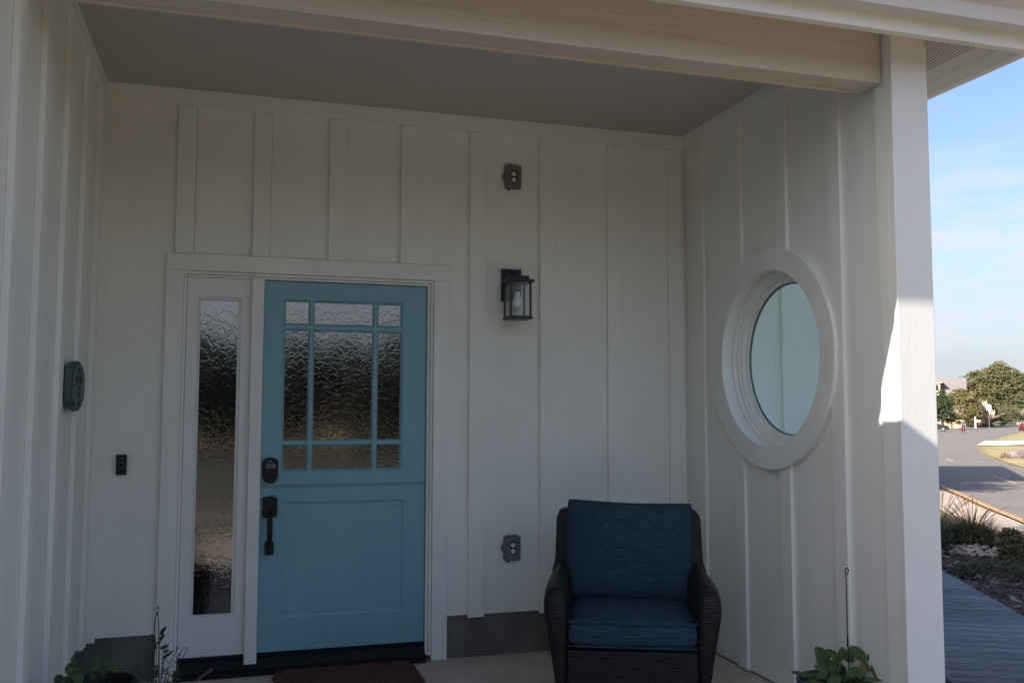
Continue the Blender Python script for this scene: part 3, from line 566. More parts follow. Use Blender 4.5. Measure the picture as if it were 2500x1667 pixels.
# address plaque on the left wall
PS = .8
pq = thing('plaque', 'green verdigris house plaque with raised numbers, on the left wall', 'plaque', (XL+.024, -.80, 1.512))
def plaque_outline(s=1.0):
    P = [(-.21, .085), (-.165, .088), (-.135, .118), (-.06, .134), (0, .138), (.06, .134), (.135, .118), (.165, .088), (.21, .085)]
    P += [(.222, .04), (.225, 0), (.222, -.04)] + [(-x, -z) for x, z in P] + [(-.222, -.04), (-.225, 0), (-.222, .04)]
    return [(x*s, z*s) for x, z in P]
pq.scale = (.9, PS, PS)
bm = bmesh.new(); add_prism(bm, plaque_outline(), lambda p: (0, p[0], p[1]), lambda p: (.028, p[0], p[1])); bmesh.ops.recalc_face_normals(bm, faces=bm.faces[:]); obj('back_plate', bm, M['verdigris'], pq, bevel=.003)
bm = bmesh.new(); add_prism(bm, plaque_outline(.93), lambda p: (.0275, p[0], p[1]), lambda p: (.031, p[0], p[1]))
bmesh.ops.recalc_face_normals(bm, faces=bm.faces[:]); obj('face_plate', bm, M['verdigris_d'], pq)
bm = bmesh.new(); add_prism(bm, plaque_outline(.89), lambda p: (.0305, p[0], p[1]), lambda p: (.033, p[0], p[1])); bmesh.ops.recalc_face_normals(bm, faces=bm.faces[:]); obj('panel', bm, M['verdigris'], pq)
def text(name, s, size, loc, rot, m, parent, ext=.0015, sx=1):
    cu = bpy.data.curves.new(name, 'FONT'); cu.body = s; cu.size = size; cu.extrude = ext; cu.align_x = 'CENTER'; cu.align_y = 'CENTER'; cu.resolution_u = 2; cu.offset = size*.02
    o = bpy.data.objects.new('tmp', cu); C.objects.link(o); dg = bpy.context.evaluated_depsgraph_get(); me = bpy.data.meshes.new_from_object(o.evaluated_get(dg))
    bpy.data.objects.remove(o); n = obj(name, me, m, parent); n.location = loc; n.rotation_euler = rot; n.scale = (sx, 1, 1); return n
RW = (R(90), 0, R(90))
text('number', '8930', .062, (.0335, .0, .030), RW, M['verdigris_d'], pq, sx=1.7)
text('lettering', 'SEA', .030, (.0335, .01, -.012), RW, M['verdigris_d'], pq, sx=1.5)
text('number', '47', .050, (.0335, .005, -.052), RW, M['verdigris_d'], pq, sx=1.7)
bm = bmesh.new()
for s, n in ((1, 7), (-1, 7)):
    for k in range(n):
        a = math.pi*(k+.5)/n; z0 = .074 if s > 0 else -.082
        y_, z_ = .05*math.cos(a), .028*math.sin(a)*s
        add_prism(bm, [(0, z0), (y_*.9-.004, z0+z_), (y_*1.1+.004, z0+z_)], lambda p: (.0325, p[0], p[1]), lambda p: (.0345, p[0], p[1]))
bmesh.ops.recalc_face_normals(bm, faces=bm.faces[:]); obj('emblem', bm, M['verdigris_d'], pq, kind='stuff')
for s in (-1, 1):
    bm = bmesh.new(); add_lathe(bm, [(.006, .0325), (.005, .036)], (0, s*.185, 0), 8, axis='x'); obj('screw', bm, M['verdigris_d'], pq)
M['bark_l'] = mat('dark_leaf_litter', (.06, .04, .025), .9)
# ------------------------------------------------------------------ wicker chair
def wicker(name, col, sc):
    m = bpy.data.materials.new(name); m.use_nodes = True; t = m.node_tree; b = t.nodes['Principled BSDF']
    b.inputs['Roughness'].default_value = .5; b.inputs['Specular IOR Level'].default_value = .35
    tc = t.nodes.new('ShaderNodeTexCoord'); mp = t.nodes.new('ShaderNodeMapping'); mp.inputs['Rotation'].default_value = (0, 0, 0)
    sep = t.nodes.new('ShaderNodeSeparateXYZ'); t.links.new(tc.outputs['Object'], sep.inputs[0])
    ad = t.nodes.new('ShaderNodeMath'); ad.operation = 'ADD'; t.links.new(sep.outputs['X'], ad.inputs[0]); t.links.new(sep.outputs['Y'], ad.inputs[1])
    cb = t.nodes.new('ShaderNodeCombineXYZ'); t.links.new(ad.outputs[0], cb.inputs['X']); t.links.new(sep.outputs['Z'], cb.inputs['Y'])
    br = t.nodes.new('ShaderNodeTexBrick'); br.inputs['Scale'].default_value = sc; br.inputs['Mortar Size'].default_value = .03; br.inputs['Mortar Smooth'].default_value = 1
    br.inputs['Brick Width'].default_value = .9; br.inputs['Row Height'].default_value = .28; br.inputs['Bias'].default_value = 0
    br.inputs['Color1'].default_value = tuple(col) + (1,); br.inputs['Color2'].default_value = tuple(c*.35 for c in col) + (1,); br.inputs['Mortar'].default_value = (.003, .003, .003, 1)
    t.links.new(cb.outputs[0], br.inputs['Vector']); t.links.new(br.outputs['Color'], b.inputs['Base Color'])
    iv = t.nodes.new('ShaderNodeMath'); iv.operation = 'SUBTRACT'; iv.inputs[0].default_value = 1; t.links.new(br.outputs['Fac'], iv.inputs[1])
    bp = t.nodes.new('ShaderNodeBump'); bp.inputs['Strength'].default_value = 1; bp.inputs['Distance'].default_value = .006
    t.links.new(iv.outputs[0], bp.inputs['Height']); t.links.new(bp.outputs[0], b.inputs['Normal']); return m
M['wicker'] = wicker('dark_wicker', (.020, .017, .016), 22)
M['cushion'] = mat('slub_blue_fabric', (.040, .082, .112), .95, (.018, .040, .058), 5, (2, 60, 60), .5, 14, (3, 80, 80), detail=6, lo=.40, hi=.60, spec=.2)
M['cushion_top'] = M['cushion']
CH = thing('wicker_armchair', 'dark wicker armchair with blue seat and back cushions in the porch corner', 'chair', (1.739, -.985, 0), R(-22.5))
def loft(sections, closed=True):
    bm = bmesh.new(); rs = [[bm.verts.new(p) for p in s] for s in sections]; n = len(rs[0])
    for a, b in zip(rs, rs[1:]):
        for k in range(n): bm.faces.new((a[k], a[(k+1) % n], b[(k+1) % n], b[k]))
    bm.faces.new(rs[0][::-1]); bm.faces.new(rs[-1]); bmesh.ops.recalc_face_normals(bm, faces=bm.faces[:]); return bm
def subsurf(o, n=2):
    m = o.modifiers.new('sub', 'SUBSURF'); m.levels = n; m.render_levels = n
    for p in o.data.polygons: p.use_smooth = True
    return o
for s in (-1, 1):
    secs = []
    #        y     top   outer  inner  flare
    for y, zt, xo, xi, k in ((.34, .635, .380, .275, .3), (.20, .633, .388, .280, .5), (.05, .630, .396, .285, .8), (-.15, .628, .402, .288, 1), (-.30, .622, .406, .290, 1), (-.375, .606, .402, .292, 1), (-.405, .565, .392, .298, 1)):
        zb = .03
        P = [(xi+.012, zb), (xi+.004, .20), (xi-.002, .36), (xi, .50), (xi+.004, zt-.045), (xi+.02, zt-.008), (xi+.05, zt+.006), (xo-.025, zt-.004), (xo-.004, zt-.04), (xo, zt-.10), (xo-.012, .44), (xo-.035, .30), (xo-.058, .15), (xo-.072, zb)]
        secs.append([(s*a, y + (.03*(.6-b) if y < -.3 else 0), b) for a, b in P])
    o = obj('arm', loft(secs), M['wicker'], CH); subsurf(o, 1)
    # tall side post of the back frame
    ps = []
    for z, y, x0, x1 in ((.58, .255, .282, .395), (.64, .27, .284, .378), (.76, .30, .286, .374), (.845, .325, .288, .373), (.876, .335, .291, .364), (.890, .345, .298, .345)):
        ps.append([(s*x0, y-.07, z), (s*x1, y-.07, z), (s*x1, y+.05, z), (s*x0, y+.05, z)])
    o = obj('side_post', loft(ps), M['wicker'], CH, bevel=.008)
o = obj('back_frame', loft([[(-.285, .25, .30), (.285, .25, .30), (.285, .31, .30), (-.285, .31, .30)], [(-.287, .34, .87), (.287, .34, .87), (.287, .395, .87), (-.287, .395, .87)], [(-.26, .35, .895), (.26, .35, .895), (.26, .39, .895), (-.26, .39, .895)]]), M['wicker'], CH, bevel=.006)
obj('apron', box(-.292, .292, -.385, -.35, .06, .335), M['wicker'], CH, bevel=.008)
obj('seat_frame', box(-.29, .29, -.35, .25, .26, .338), M['wicker'], CH)
for sx in (-1, 1):
    for y in (-.36, .28): obj('leg', box(sx*.30-.02, sx*.30+.02, y-.02, y+.02, 0, .07), M['wicker'], CH)
def cushion(nx, ny, sx, sy, th, puff, pw=4.0, sag=0, corner=.1):
    """two puffed sheets sewn together along a boxed border; local z is the thickness"""
    bm = bmesh.new(); G = {}
    for side in (1, -1):
        for i in range(nx+1):
            for j in range(ny+1):
                u, v = 2*i/nx-1, 2*j/ny-1
                h = (1-abs(u)**pw)*(1-abs(v)**pw)
                rx = 1-corner*.25*(abs(v)**6); ry = 1-corner*.25*(abs(u)**6)
                wob = .004*noise.noise(Vector((u*2.3+side*9, v*2.1, nx)))
                G[side, i, j] = bm.verts.new((u*sx*rx, v*sy*ry + sag*(1-u*u)*(v > .5), side*(th+puff*h**.8) + wob*h**.3))
        for i in range(nx):
            for j in range(ny):
                q = [G[side, i, j], G[side, i+1, j], G[side, i+1, j+1], G[side, i, j+1]]
                bm.faces.new(q if side > 0 else q[::-1])
    B = [(i, 0) for i in range(nx)]+[(nx, j) for j in range(ny)]+[(i, ny) for i in range(nx, 0, -1)]+[(0, j) for j in range(ny, 0, -1)]
    mids = [bm.verts.new(((G[1, i, j].co+G[-1, i, j].co)/2) + Vector((G[1, i, j].co.x, G[1, i, j].co.y, 0)).normalized()*.009) for i, j in B]
    for k in range(len(B)):
        a, b = B[k], B[(k+1) % len(B)]; l = (k+1) % len(B)
        bm.faces.new((G[1, a[0], a[1]], mids[k], mids[l], G[1, b[0], b[1]])); bm.faces.new((mids[k], G[-1, a[0], a[1]], G[-1, b[0], b[1]], mids[l]))
    bmesh.ops.recalc_face_normals(bm, faces=bm.faces[:])
    edge = [[G[s, i, j].co.copy() for i, j in B] for s in (1, -1)]
    return bm, edge
bm, ed = cushion(16, 16, .292, .31, .052, .020)
o = obj('seat_cushion', bm, M['cushion'], CH); o.location = (0, -.085, .405); subsurf(o, 1)
b2 = bmesh.new()
for e_ in ed: add_tube(b2, e_+[e_[0]], .0045, 6)
pp = obj('piping', b2, M['cushion'], o, smooth=True)
bm, ed = cushion(22, 18, .316, .244, .040, .064, pw=3.0, sag=-.012, corner=.06)
o = obj('back_cushion', bm, M['cushion'], CH); o.location = (0, .17, .700); o.rotation_euler = (R(78), R(1.5), R(0)); subsurf(o, 1)
b2 = bmesh.new()
for e_ in ed: add_tube(b2, e_+[e_[0]], .0022, 5)
obj('piping', b2, M['cushion'], o, smooth=True)

# ------------------------------------------------------------------ door mat
def doormat():
    bm = bmesh.new(); nx, ny = 90, 56; G = {}
    for i in range(nx+1):
        for j in range(ny+1):
            u, v = i/nx, j/ny; x = .085+.745*u; y = -.055-.48*v
            ex = min(u, 1-u)*.745; ey = min(v, 1-v)*.48
            x += .012*math.sin(v*38)*max(0, 1-ex/.04)*(1 if u > .5 else -1); y += .008*math.sin(u*60)*max(0, 1-ey/.03)
            if ex < .07 and ey < .07:
                k = (1-ex/.07)*(1-ey/.07); x += (-1 if u > .5 else 1)*.03*k; y += (1 if v > .5 else -1)*.03*k
            e_ = min(1, min(ex, ey)/.018); z = .003+.026*math.sqrt(e_) + .006*noise.noise(Vector((x*60, y*60, 1)))*e_ + .004*noise.noise(Vector((x*14, y*14, 5)))
            G[i, j] = bm.verts.new((x, y, z))
    for i in range(nx):
        for j in range(ny): bm.faces.new((G[i, j], G[i, j+1], G[i+1, j+1], G[i+1, j]))
    G = {k_: v_.co.copy() for k_, v_ in G.items()}
    o = obj('doormat', bm, M['coir'], smooth=False); tag(o, 'brown coir doormat with scalloped edges in front of the blue door', 'doormat')
    b2 = bmesh.new()
    for k in range(9000):
        a, b_ = random.random(), random.random(); q = G[int(a*nx), int(b_*ny)]; d = Vector((random.uniform(-.5, .5), random.uniform(-.5, .5), 1)).normalized()*random.uniform(.006, .013)
        s_ = Vector((random.uniform(-1, 1), random.uniform(-1, 1), 0)).normalized()*.0012; q = q+Vector((random.uniform(-.004, .004), random.uniform(-.004, .004), 0))
        b2.faces.new([b2.verts.new(q-s_), b2.verts.new(q+s_), b2.verts.new(q+d)])
    obj('pile', b2, M['coir'], o, kind='stuff')
doormat()

bm = bmesh.new(); rnd = random.Random(8)
for k in range(60):
    x, y = rnd.uniform(-.7, 2.5), rnd.uniform(-1.9, -.1); l = rnd.uniform(.003, .011); a = rnd.uniform(0, 6.28); c = Vector((x, y, .004)); d = Vector((math.cos(a), math.sin(a), .1))*l; s_ = Vector((-math.sin(a), math.cos(a), .1))*l*.45
    if .06 < x < .86 and y > -.6: continue
    q = [bm.verts.new(p) for p in (c-d, c+s_, c+d+Vector((0, 0, .003)), c-s_)]; bm.faces.new(q)
obj('floor_debris', bm, M['bark_l'], kind='stuff')
# ------------------------------------------------------------------ porch plants
def leaf_mesh(base, tip, wd, up=Vector((0, -.5, 1)), curl=.12, n=8, fold=.22, ovate=.42, vein=True, side_bias=0):
    base, tip = Vector(base), Vector(tip); ax = tip-base; L = ax.length; ax.normalize()
    sd = ax.cross(up); sd = sd.normalized() if sd.length > 1e-4 else ax.orthogonal(); nn = sd.cross(ax).normalized()
    bm = bmesh.new(); rows = []
    for i in range(n+1):
        u = i/n; wv = math.sin(math.pi*u**ovate**.75)**.85 if 0 < u < 1 else 0
        wv = (u**.55)*((1-u)**.75)*1.95 if 0 < u < 1 else 0
        c = base + ax*(u*L) - nn*(curl*L*(u*u)) + nn*(curl*L*u)
        hw = wd/2*wv; r = []
        for k, q in enumerate((-1, -.5, 0, .5, 1)):
            wob = .02*L*math.sin(u*19+k*2.1)*abs(q)*wv
            r.append(bm.verts.new(c + sd*(hw*q) + nn*(fold*hw*abs(q) + wob)))
        rows.append(r)
    for a, b in zip(rows, rows[1:]):
        for k in range(4): bm.faces.new((a[k], a[k+1], b[k+1], b[k])).material_index = 0
    if vein:
        for q in (-.0, ):
            for a, b in zip(rows, rows[1:]):
                o_ = nn*.0006; h = sd*(wd*.014)
                bm.faces.new([bm.verts.new(p) for p in (a[2].co-h+o_, a[2].co+h+o_, b[2].co+h*.7+o_, b[2].co-h*.7+o_)]).material_index = 1
        for i in range(1, n-1, 1):
            for s in (0, 4):
                p0, p1 = rows[i][2].co+nn*.0006, rows[i+1][s].co*.85+rows[i+1][2].co*.15+nn*.0012; h = ax*(wd*.008)
                bm.faces.new([bm.verts.new(p) for p in (p0-h, p0+h, p1+h*.5, p1-h*.5)]).material_index = 1
    bmesh.ops.remove_doubles(bm, verts=bm.verts[:], dist=1e-5)
    return bm
def pot(par, c, r0, r1, h, m):
    bm = bmesh.new(); add_lathe(bm, [(r0, 0), (r1*.97, h*.9), (r1*1.05, h*.91), (r1*1.05, h), (r1*.96, h), (r1*.93, h*.88), (r1*.9, h*.86)], (0, 0, 0), 32); o = obj('pot', bm, m, par, smooth=False)
    o.modifiers.new('bevel', 'BEVEL').width = .004
    bm = bmesh.new(); add_lathe(bm, [(r1*.93, h*.88), (r1*.5, h*.91), (.01, h*.92)], (0, 0, 0), 24, cap=True); obj('soil', bm, M['soil'], par)
px, py = 2.37, -1.72
P1 = thing('potted_plant', 'broad leaved green plant in a dark blue pot by the right wall', 'plant', (px, py, 0))
pot(P1, None, .11, .150, .255, M['pot_blue'])
V_ = lambda p: Vector((p[0]-px, p[1]-py, p[2]))
for i, (a, b, w_) in enumerate(LEAVES_R):
    upv = Vector((random.uniform(-.3, .3)-.2, -.95, .55+random.uniform(-.2, .3)))
    o = obj('leaf', leaf_mesh(V_(a), V_(b), w_*1.5, upv, curl=.14, n=9, fold=.28), [M['leaf_old'] if i == 10 else M['leaf_g'], M['leaf_vein']], P1, smooth=True)
    if i == 10: o['label'] = 'yellow and purple withering leaf'
for i in range(16):   # lower leaves filling the pot
    a = random.uniform(0, 6.28); r = random.uniform(.02, .12); b0 = Vector((r*math.cos(a), r*math.sin(a), .255)); tp = b0+Vector((.075*math.cos(a), .075*math.sin(a)-.02, random.uniform(-.01, .03)))
    obj('leaf', leaf_mesh(b0, tp, .055, Vector((0, -.3, 1)), n=7), [M['leaf_g'], M['leaf_vein']], P1, smooth=True)
for s_ in STEMS_R:
    bm = bmesh.new(); q = [V_(p) for p in s_]; q[0].z = max(q[0].z, .23); add_tube(bm, q, .0032, 6); obj('stem', bm, M['stem'], P1, smooth=True)
hk = [Vector(p) for p in HOOK]; bx_, by_ = hk[1].x, hk[1].y
q = [Vector((hk[1].x+.004, -1.68, .235)), Vector((hk[1].x+.002, -1.68, .42))]+hk[1:]
b_ = q[0].copy(); bm = bmesh.new(); add_tube(bm, [p-b_ for p in q], .0026, 6)
o = obj('plant_stake', bm, M['rust'], smooth=True); o.location = b_; tag(o, 'thin rusty wire stake with a looped top standing in the blue pot', 'stake')

P2 = thing('potted_plant', 'small plant with round leaves in a black bowl at the left wall', 'plant', (-.60, -1.40, 0))
pot(P2, None, .09, .125, .400, M['pot_black'])
for (c, r) in DISCS:
    c = Vector(c)-Vector((-.60, -1.40, 0)); c.z += .0; nn = Vector((random.uniform(-.4, .5), -1, random.uniform(.1, .8))).normalized(); a = nn.orthogonal().normalized(); b = nn.cross(a)
    bm = bmesh.new(); ctr = bm.verts.new(c-nn*.003); n = 14
    ring = [bm.verts.new(c+(a*math.cos(2*math.pi*k/n)+b*math.sin(2*math.pi*k/n))*r*.98*(1+.06*math.sin(k*2.7))) for k in range(n)]
    for k in range(n): bm.faces.new((ctr, ring[k], ring[(k+1) % n]))
    for k in range(0, n, 2):
        p1 = ring[k].co*.85+ctr.co*.15+nn*.0008; h = nn.cross(p1-c).normalized()*.0006
        bm.faces.new([bm.verts.new(p) for p in (ctr.co+nn*.0008-h, ctr.co+nn*.0008+h, p1+h*.4, p1-h*.4)]).material_index = 1
    obj('leaf', bm, [M['leaf_n'], M['leaf_vein']], P2)
    bm = bmesh.new(); g0 = Vector((c.x*.4, c.y*.4, .36)); add_tube(bm, [g0, (g0+c)/2+Vector((0, .02, .015)), c], .0013, 5); obj('stem', bm, M['stem_r'], P2)
wx, wy = -.385, -1.43
P3 = thing('potted_plant', 'straggly weedy plant with tall thin stems in front of the sidelight', 'plant', (wx, wy, 0))
pot(P3, None, .09, .13, .335, M['pot_black'])
V_ = lambda p: Vector((p[0]-wx, p[1]-wy, p[2]))
for i, (a, b, w_) in enumerate(LEAVES_L):
    obj('leaf', leaf_mesh(V_(a), V_(b), w_*1.25, Vector((random.uniform(-.3, .3), -1, .3)), n=7, fold=.3, vein=False), M['leaf_w'], P3, smooth=True)
for i, s_ in enumerate(STEMS_L):
    q = [V_(p) for p in s_]
    if q[0].z < .39: q[0] = Vector((q[0].x*.6, q[0].y, .30))
    r = [.0032*(1-.55*k/(len(q)-1)) if i == 0 else .0013 for k in range(len(q))]
    bm = bmesh.new(); add_tube(bm, q, r, 5)
    tip = q[-1]
    if i < 4: add_tube(bm, [tip, tip+Vector((.001, 0, .006)), tip+Vector((.001, 0, .013))], [.001, .004, .001], 6)
    obj('stem', bm, M['straw'] if i in (8, 9) else M['stem_r'], P3)
bm = bmesh.new()
for p in TINY:
    q = V_(p)
    for k in range(3):
        d = Vector((random.uniform(-1, 1), random.uniform(-.6, .6), random.uniform(-.2, 1))).normalized()*random.uniform(.008, .018); s_ = d.cross(Vector((0, 1, 0))).normalized()*.0022
        bm.faces.new([bm.verts.new(z) for z in (q, q+d*.5+s_, q+d, q+d*.5-s_)])
for k in range(14):
    x_ = random.uniform(-.08, .07); z1 = random.uniform(.36, .46); add_tube(bm, [(x_*.6, random.uniform(-.05, .05), .31), (x_, random.uniform(-.05, .05), (z1+.31)/2), (x_*1.3+.01, random.uniform(-.05, .05), z1)], .0011, 4)
obj('small_leaves', bm, M['leaf_w'], P3, kind='stuff')

# ------------------------------------------------------------------ garden beside the boardwalk
M['sedge'] = mat('sedge_blade', (.07, .085, .03), .8, (.15, .12, .06), 6, lo=.4, hi=.6)
M['seed'] = mat('seed_head', (.09, .06, .04), .9)
M['shrub'] = mat('grey_green_foliage', (.055, .085, .04), .85, (.03, .05, .022), 12)
M['shrub2'] = mat('olive_foliage', (.06, .075, .03), .85, (.10, .09, .05), 8)
def tussock(name, label, x, y, n, h, spread, seeds, droop=.5, m=None, seed_h=1.35):
    z0 = zg(x, y); t = thing(name, label, 'ornamental grass', (x, y, z0)); bm = bmesh.new(); rnd = random.Random(int(x*97))
    for k in range(n):
        a = rnd.uniform(0, 6.283); r = rnd.random()**.5*spread*.3; l = h*rnd.uniform(.55, 1.1); lean = rnd.uniform(.1, 1.0)**.7*1.25
        p = Vector((r*math.cos(a), r*math.sin(a), 0)); d = Vector((math.cos(a), math.sin(a), 0)); s_ = Vector((-math.sin(a), math.cos(a), 0))*.006
        prev = None
        for q in range(5):
            u = q/4; c = p+d*(lean*l*(u**1.4)*.8)+Vector((0, 0, l*(u-droop*lean*u*u*1.1))); wv = s_*(1-u*.92)
            cur = (bm.verts.new(c-wv), bm.verts.new(c+wv))
            if prev: bm.faces.new((prev[0], prev[1], cur[1], cur[0]))
            prev = cur
    obj('blades', bm, m or M['sedge'], t, kind='stuff')
    if seeds:
        bm = bmesh.new()
        for k in range(seeds):
            a = rnd.uniform(0, 6.283); lean = rnd.uniform(.2, .95); l = h*seed_h*rnd.uniform(.8, 1.1); d = Vector((math.cos(a), math.sin(a), 0))
            pts = [d*(lean*l*(u**1.5)*.8)+Vector((0, 0, l*(u-.38*lean*u*u))) for u in (0, .3, .6, .8, .9, 1)]
            add_tube(bm, pts, [.002, .0015, .0015, .003, .004, .0015], 4)
        obj('seed_heads', bm, M['seed'], t, kind='stuff')
    return t
tussock('tussock_grass', 'large drooping grass tussock at the far edge of the mulch bed', 8.62, 4.15, 1500, .56, .6, 30, droop=.62, seed_h=1.2)
tussock('tussock_grass', 'dark grass tussock half hidden behind the porch post', 8.15, 4.35, 500, .60, .45, 8)
tussock('tussock_grass', 'tall grass with brown seed heads beside the porch post', 9.0, 5.1, 160, .5, .4, 26, seed_h=1.45)
tussock('tussock_grass', 'small grey tussock growing over the boulder', 9.25, 4.1, 260, .33, .3, 4)
def tufts(bm, c, rad, n, size, wind=(0, 0, 0), rnd=random, flat=1.0, shell=.55, wid=.35):
    c = Vector(c); wv = Vector(wind)
    for k in range(n):
        v = Vector((rnd.gauss(0, 1), rnd.gauss(0, 1), rnd.gauss(0, 1))).normalized()
        r = shell+(1-shell)*rnd.random()**.6
        p = c+Vector((v.x*rad[0], v.y*rad[1], v.z*rad[2]))*r
        d = (v*.7+wv+Vector((rnd.uniform(-1, 1), rnd.uniform(-1, 1), rnd.uniform(-1, 1)))*.55).normalized()
        l = size*rnd.uniform(.6, 1.35); s_ = d.cross(Vector((rnd.uniform(-1, 1), rnd.uniform(-1, 1), rnd.uniform(-1, 1)))).normalized()*l*wid*.5
        bm.faces.new([bm.verts.new(q) for q in (p-d*l*.4, p+s_, p+d*l*.6, p-s_)])
def shrub(name, label, x, y, blobs, m, size, n, cat='shrub', trunk=None):
    z0 = zg(x, y); t = thing(name, label, cat, (x, y, z0)); bm = bmesh.new(); rnd = random.Random(int(x*131+y*17))
    for (dx, dy, dz, r) in blobs: tufts(bm, (dx, dy, dz), (r, r, r*.85), n, size, rnd=rnd, shell=.35)
    obj('foliage', bm, m, t, kind='stuff')
    bm = bmesh.new()
    for k in range(7):
        b = rnd.choice(blobs); add_tube(bm, [(rnd.uniform(-.03, .03), rnd.uniform(-.03, .03), -.02), (b[0]*.5, b[1]*.5, b[2]*.5), (b[0]+rnd.uniform(-.5, .5)*b[3], b[1]+rnd.uniform(-.5, .5)*b[3], b[2])], [.012, .008, .003], 5)
    obj('stem', bm, M['stem_r'], t); return t
shrub('small_shrub', 'rounded grey green shrub right beside the porch post', 7.72, 3.75, [(0, 0, .16, .2), (.1, .1, .22, .15), (-.12, 0, .14, .16), (-.25, .1, .2, .2)], M['shrub'], .045, 900)
shrub('small_shrub', 'upright dark shrub at the frame edge beyond the boulder', 9.05, 3.45, [(0, 0, .2, .2), (.08, 0, .32, .14), (.28, -.2, .2, .22), (.3, -.1, .34, .15)], M['shrub'], .045, 900)
shrub('small_shrub', 'feathery light green shrub between the stones', 8.15, 3.05, [(0, 0, .15, .18), (.05, .1, .24, .13), (-.15, -.1, .1, .12)], M['shrub2'], .05, 700)
shrub('small_shrub', 'olive shrub at the frame edge beside the boardwalk', 7.55, 1.85, [(0, 0, .14, .17), (.2, -.1, .18, .2), (.1, -.1, .28, .12)], M['shrub2'], .05, 700)
for i, (x, y, l) in enumerate(((6.95, 2.35, 'low sprawling weed in the middle of the mulch bed'), (7.35, 2.45, 'low leafy weed below the feathery shrub'), (7.25, 1.95, 'low weed nearest the boardwalk edge'))):
    shrub('weed', l, x, y, [(0, 0, .05, .14), (.16, .02, .05, .12), (-.15, .03, .04, .11)], M['shrub2'], .04, 260, cat='weed')
def stone(r, seed, flat=.6):
    bm = bmesh.new(); bmesh.ops.create_icosphere(bm, subdivisions=2, radius=r)
    for v in bm.verts:
        k = 1+.35*noise.noise(v.co/r*1.1+Vector((seed*7.3, 0, 0))); v.co *= k; v.co.z *= flat
    return bm
o = obj('boulder', stone(.22, 3, .75), M['rock'], smooth=True); o.location = (9.12, 3.85, zg(9, 4)+.06); tag(o, 'rounded grey boulder behind the stones at the bed edge', 'boulder')
o = obj('boulder', stone(.13, 8, .7), M['rock'], smooth=True); o.location = (8.35, 2.65, zg(8, 3)+.05); tag(o, 'pale pinkish boulder at the frame edge in the mulch bed', 'boulder')
sm = [stone(.062, k, .6) for k in range(5)]; sme = []
for b in sm:
    me = bpy.data.meshes.new('stone'); b.to_mesh(me); b.free(); me.materials.append(M['rock']); sme.append(me)
rnd = random.Random(5); k = 0; done = []; tries = 0
while k < 72 and tries < 4000:
    tries += 1
    a_, q_ = rnd.uniform(0, 6.283), rnd.random()**.5; u, v = .95*q_*math.cos(a_), .48*q_*math.sin(a_); x, y = 8.25+.42*v+.62*u, 3.5+.72*v-.45*u
    if any((x-p)**2+(y-r)**2 < .105**2 for p, r in done): continue
    done.append((x, y))
    o = bpy.data.objects.new('stone', rnd.choice(sme)); C.objects.link(o); o.location = (x, y, zg(x, y)+.03+rnd.uniform(0, .015)); o.rotation_euler = (rnd.uniform(-.3, .3), rnd.uniform(-.3, .3), rnd.uniform(0, 6)); s_ = rnd.uniform(.55, 1.0); o.scale = (s_, s_*rnd.uniform(.7, 1), s_)
    tag(o, 'pale rounded stone in the patch of stones below the grass tussock', 'stone', 'pale stones in the mulch bed'); k += 1
bm = bmesh.new(); rnd = random.Random(11); cols_ = 0
for k in range(15000):
    x = rnd.uniform(2.8, 10.2); y = rnd.uniform(-1.9, 6.3); d = .9*(x-3.72)-.43*(y+.90)
    if d < 1.09 and d > -.02: continue
    if d > 3.0 or d < -2.2 or (y > 5 and x < 7): continue
    l = rnd.uniform(.014, .045); a = rnd.uniform(0, 6.28); c = Vector((x, y, zg(x, y)+.016+rnd.uniform(0, .02))); ux = Vector((math.cos(a), math.sin(a), rnd.uniform(-.4, .4)))*l; vy = Vector((-math.sin(a), math.cos(a), rnd.uniform(-.4, .4)))*l*rnd.uniform(.2, .5); h = Vector((0, 0, .006))
    q = [bm.verts.new(p) for p in (c-ux-vy, c+ux-vy, c+ux+vy, c-ux+vy)]; mi = 0 if rnd.random() < .55 else (1 if rnd.random() < .6 else 2)
    bm.faces.new(q).material_index = mi
obj('bark_chips', bm, [M['mulch'], mat('red_brown_bark', (.085, .045, .035), .9), mat('bleached_bark', (.22, .19, .18), .9)], kind='stuff')
bm = bmesh.new(); rnd = random.Random(2)
for k in range(2600):
    u, v = rnd.random(), rnd.random()
    x = 24.6+30*u+18*v; y = 18.2+20*u-8*v
    h = rnd.uniform(.05, .16); s_ = Vector((rnd.uniform(-1, 1), rnd.uniform(-1, 1), 0))*.03; c = Vector((x, y, zg(x, y)+.03))
    bm.faces.new([bm.verts.new(c-s_), bm.verts.new(c+s_), bm.verts.new(c+Vector((rnd.uniform(-.1, .1), rnd.uniform(-.1, .1), h)))])
obj('verge_grass', bm, M['grass_g'], kind='stuff')

o = obj('boulder', stone(.6, 5, .4), mat('grey_rock', (.16, .15, .15), .9), smooth=True); o.location = (31.9, 26.2, zg(32, 26)+.1); tag(o, 'flat grey boulder on the dry verge across the road', 'boulder')
shrub('ground_cover', 'low red leaved plant below the flat boulder on the verge', 30.9, 25.2, [(0, 0, .08, .3), (.5, -.5, .08, .3), (-.4, .4, .06, .25)], mat('red_foliage', (.16, .05, .03), .9), .08, 260, cat='plant')
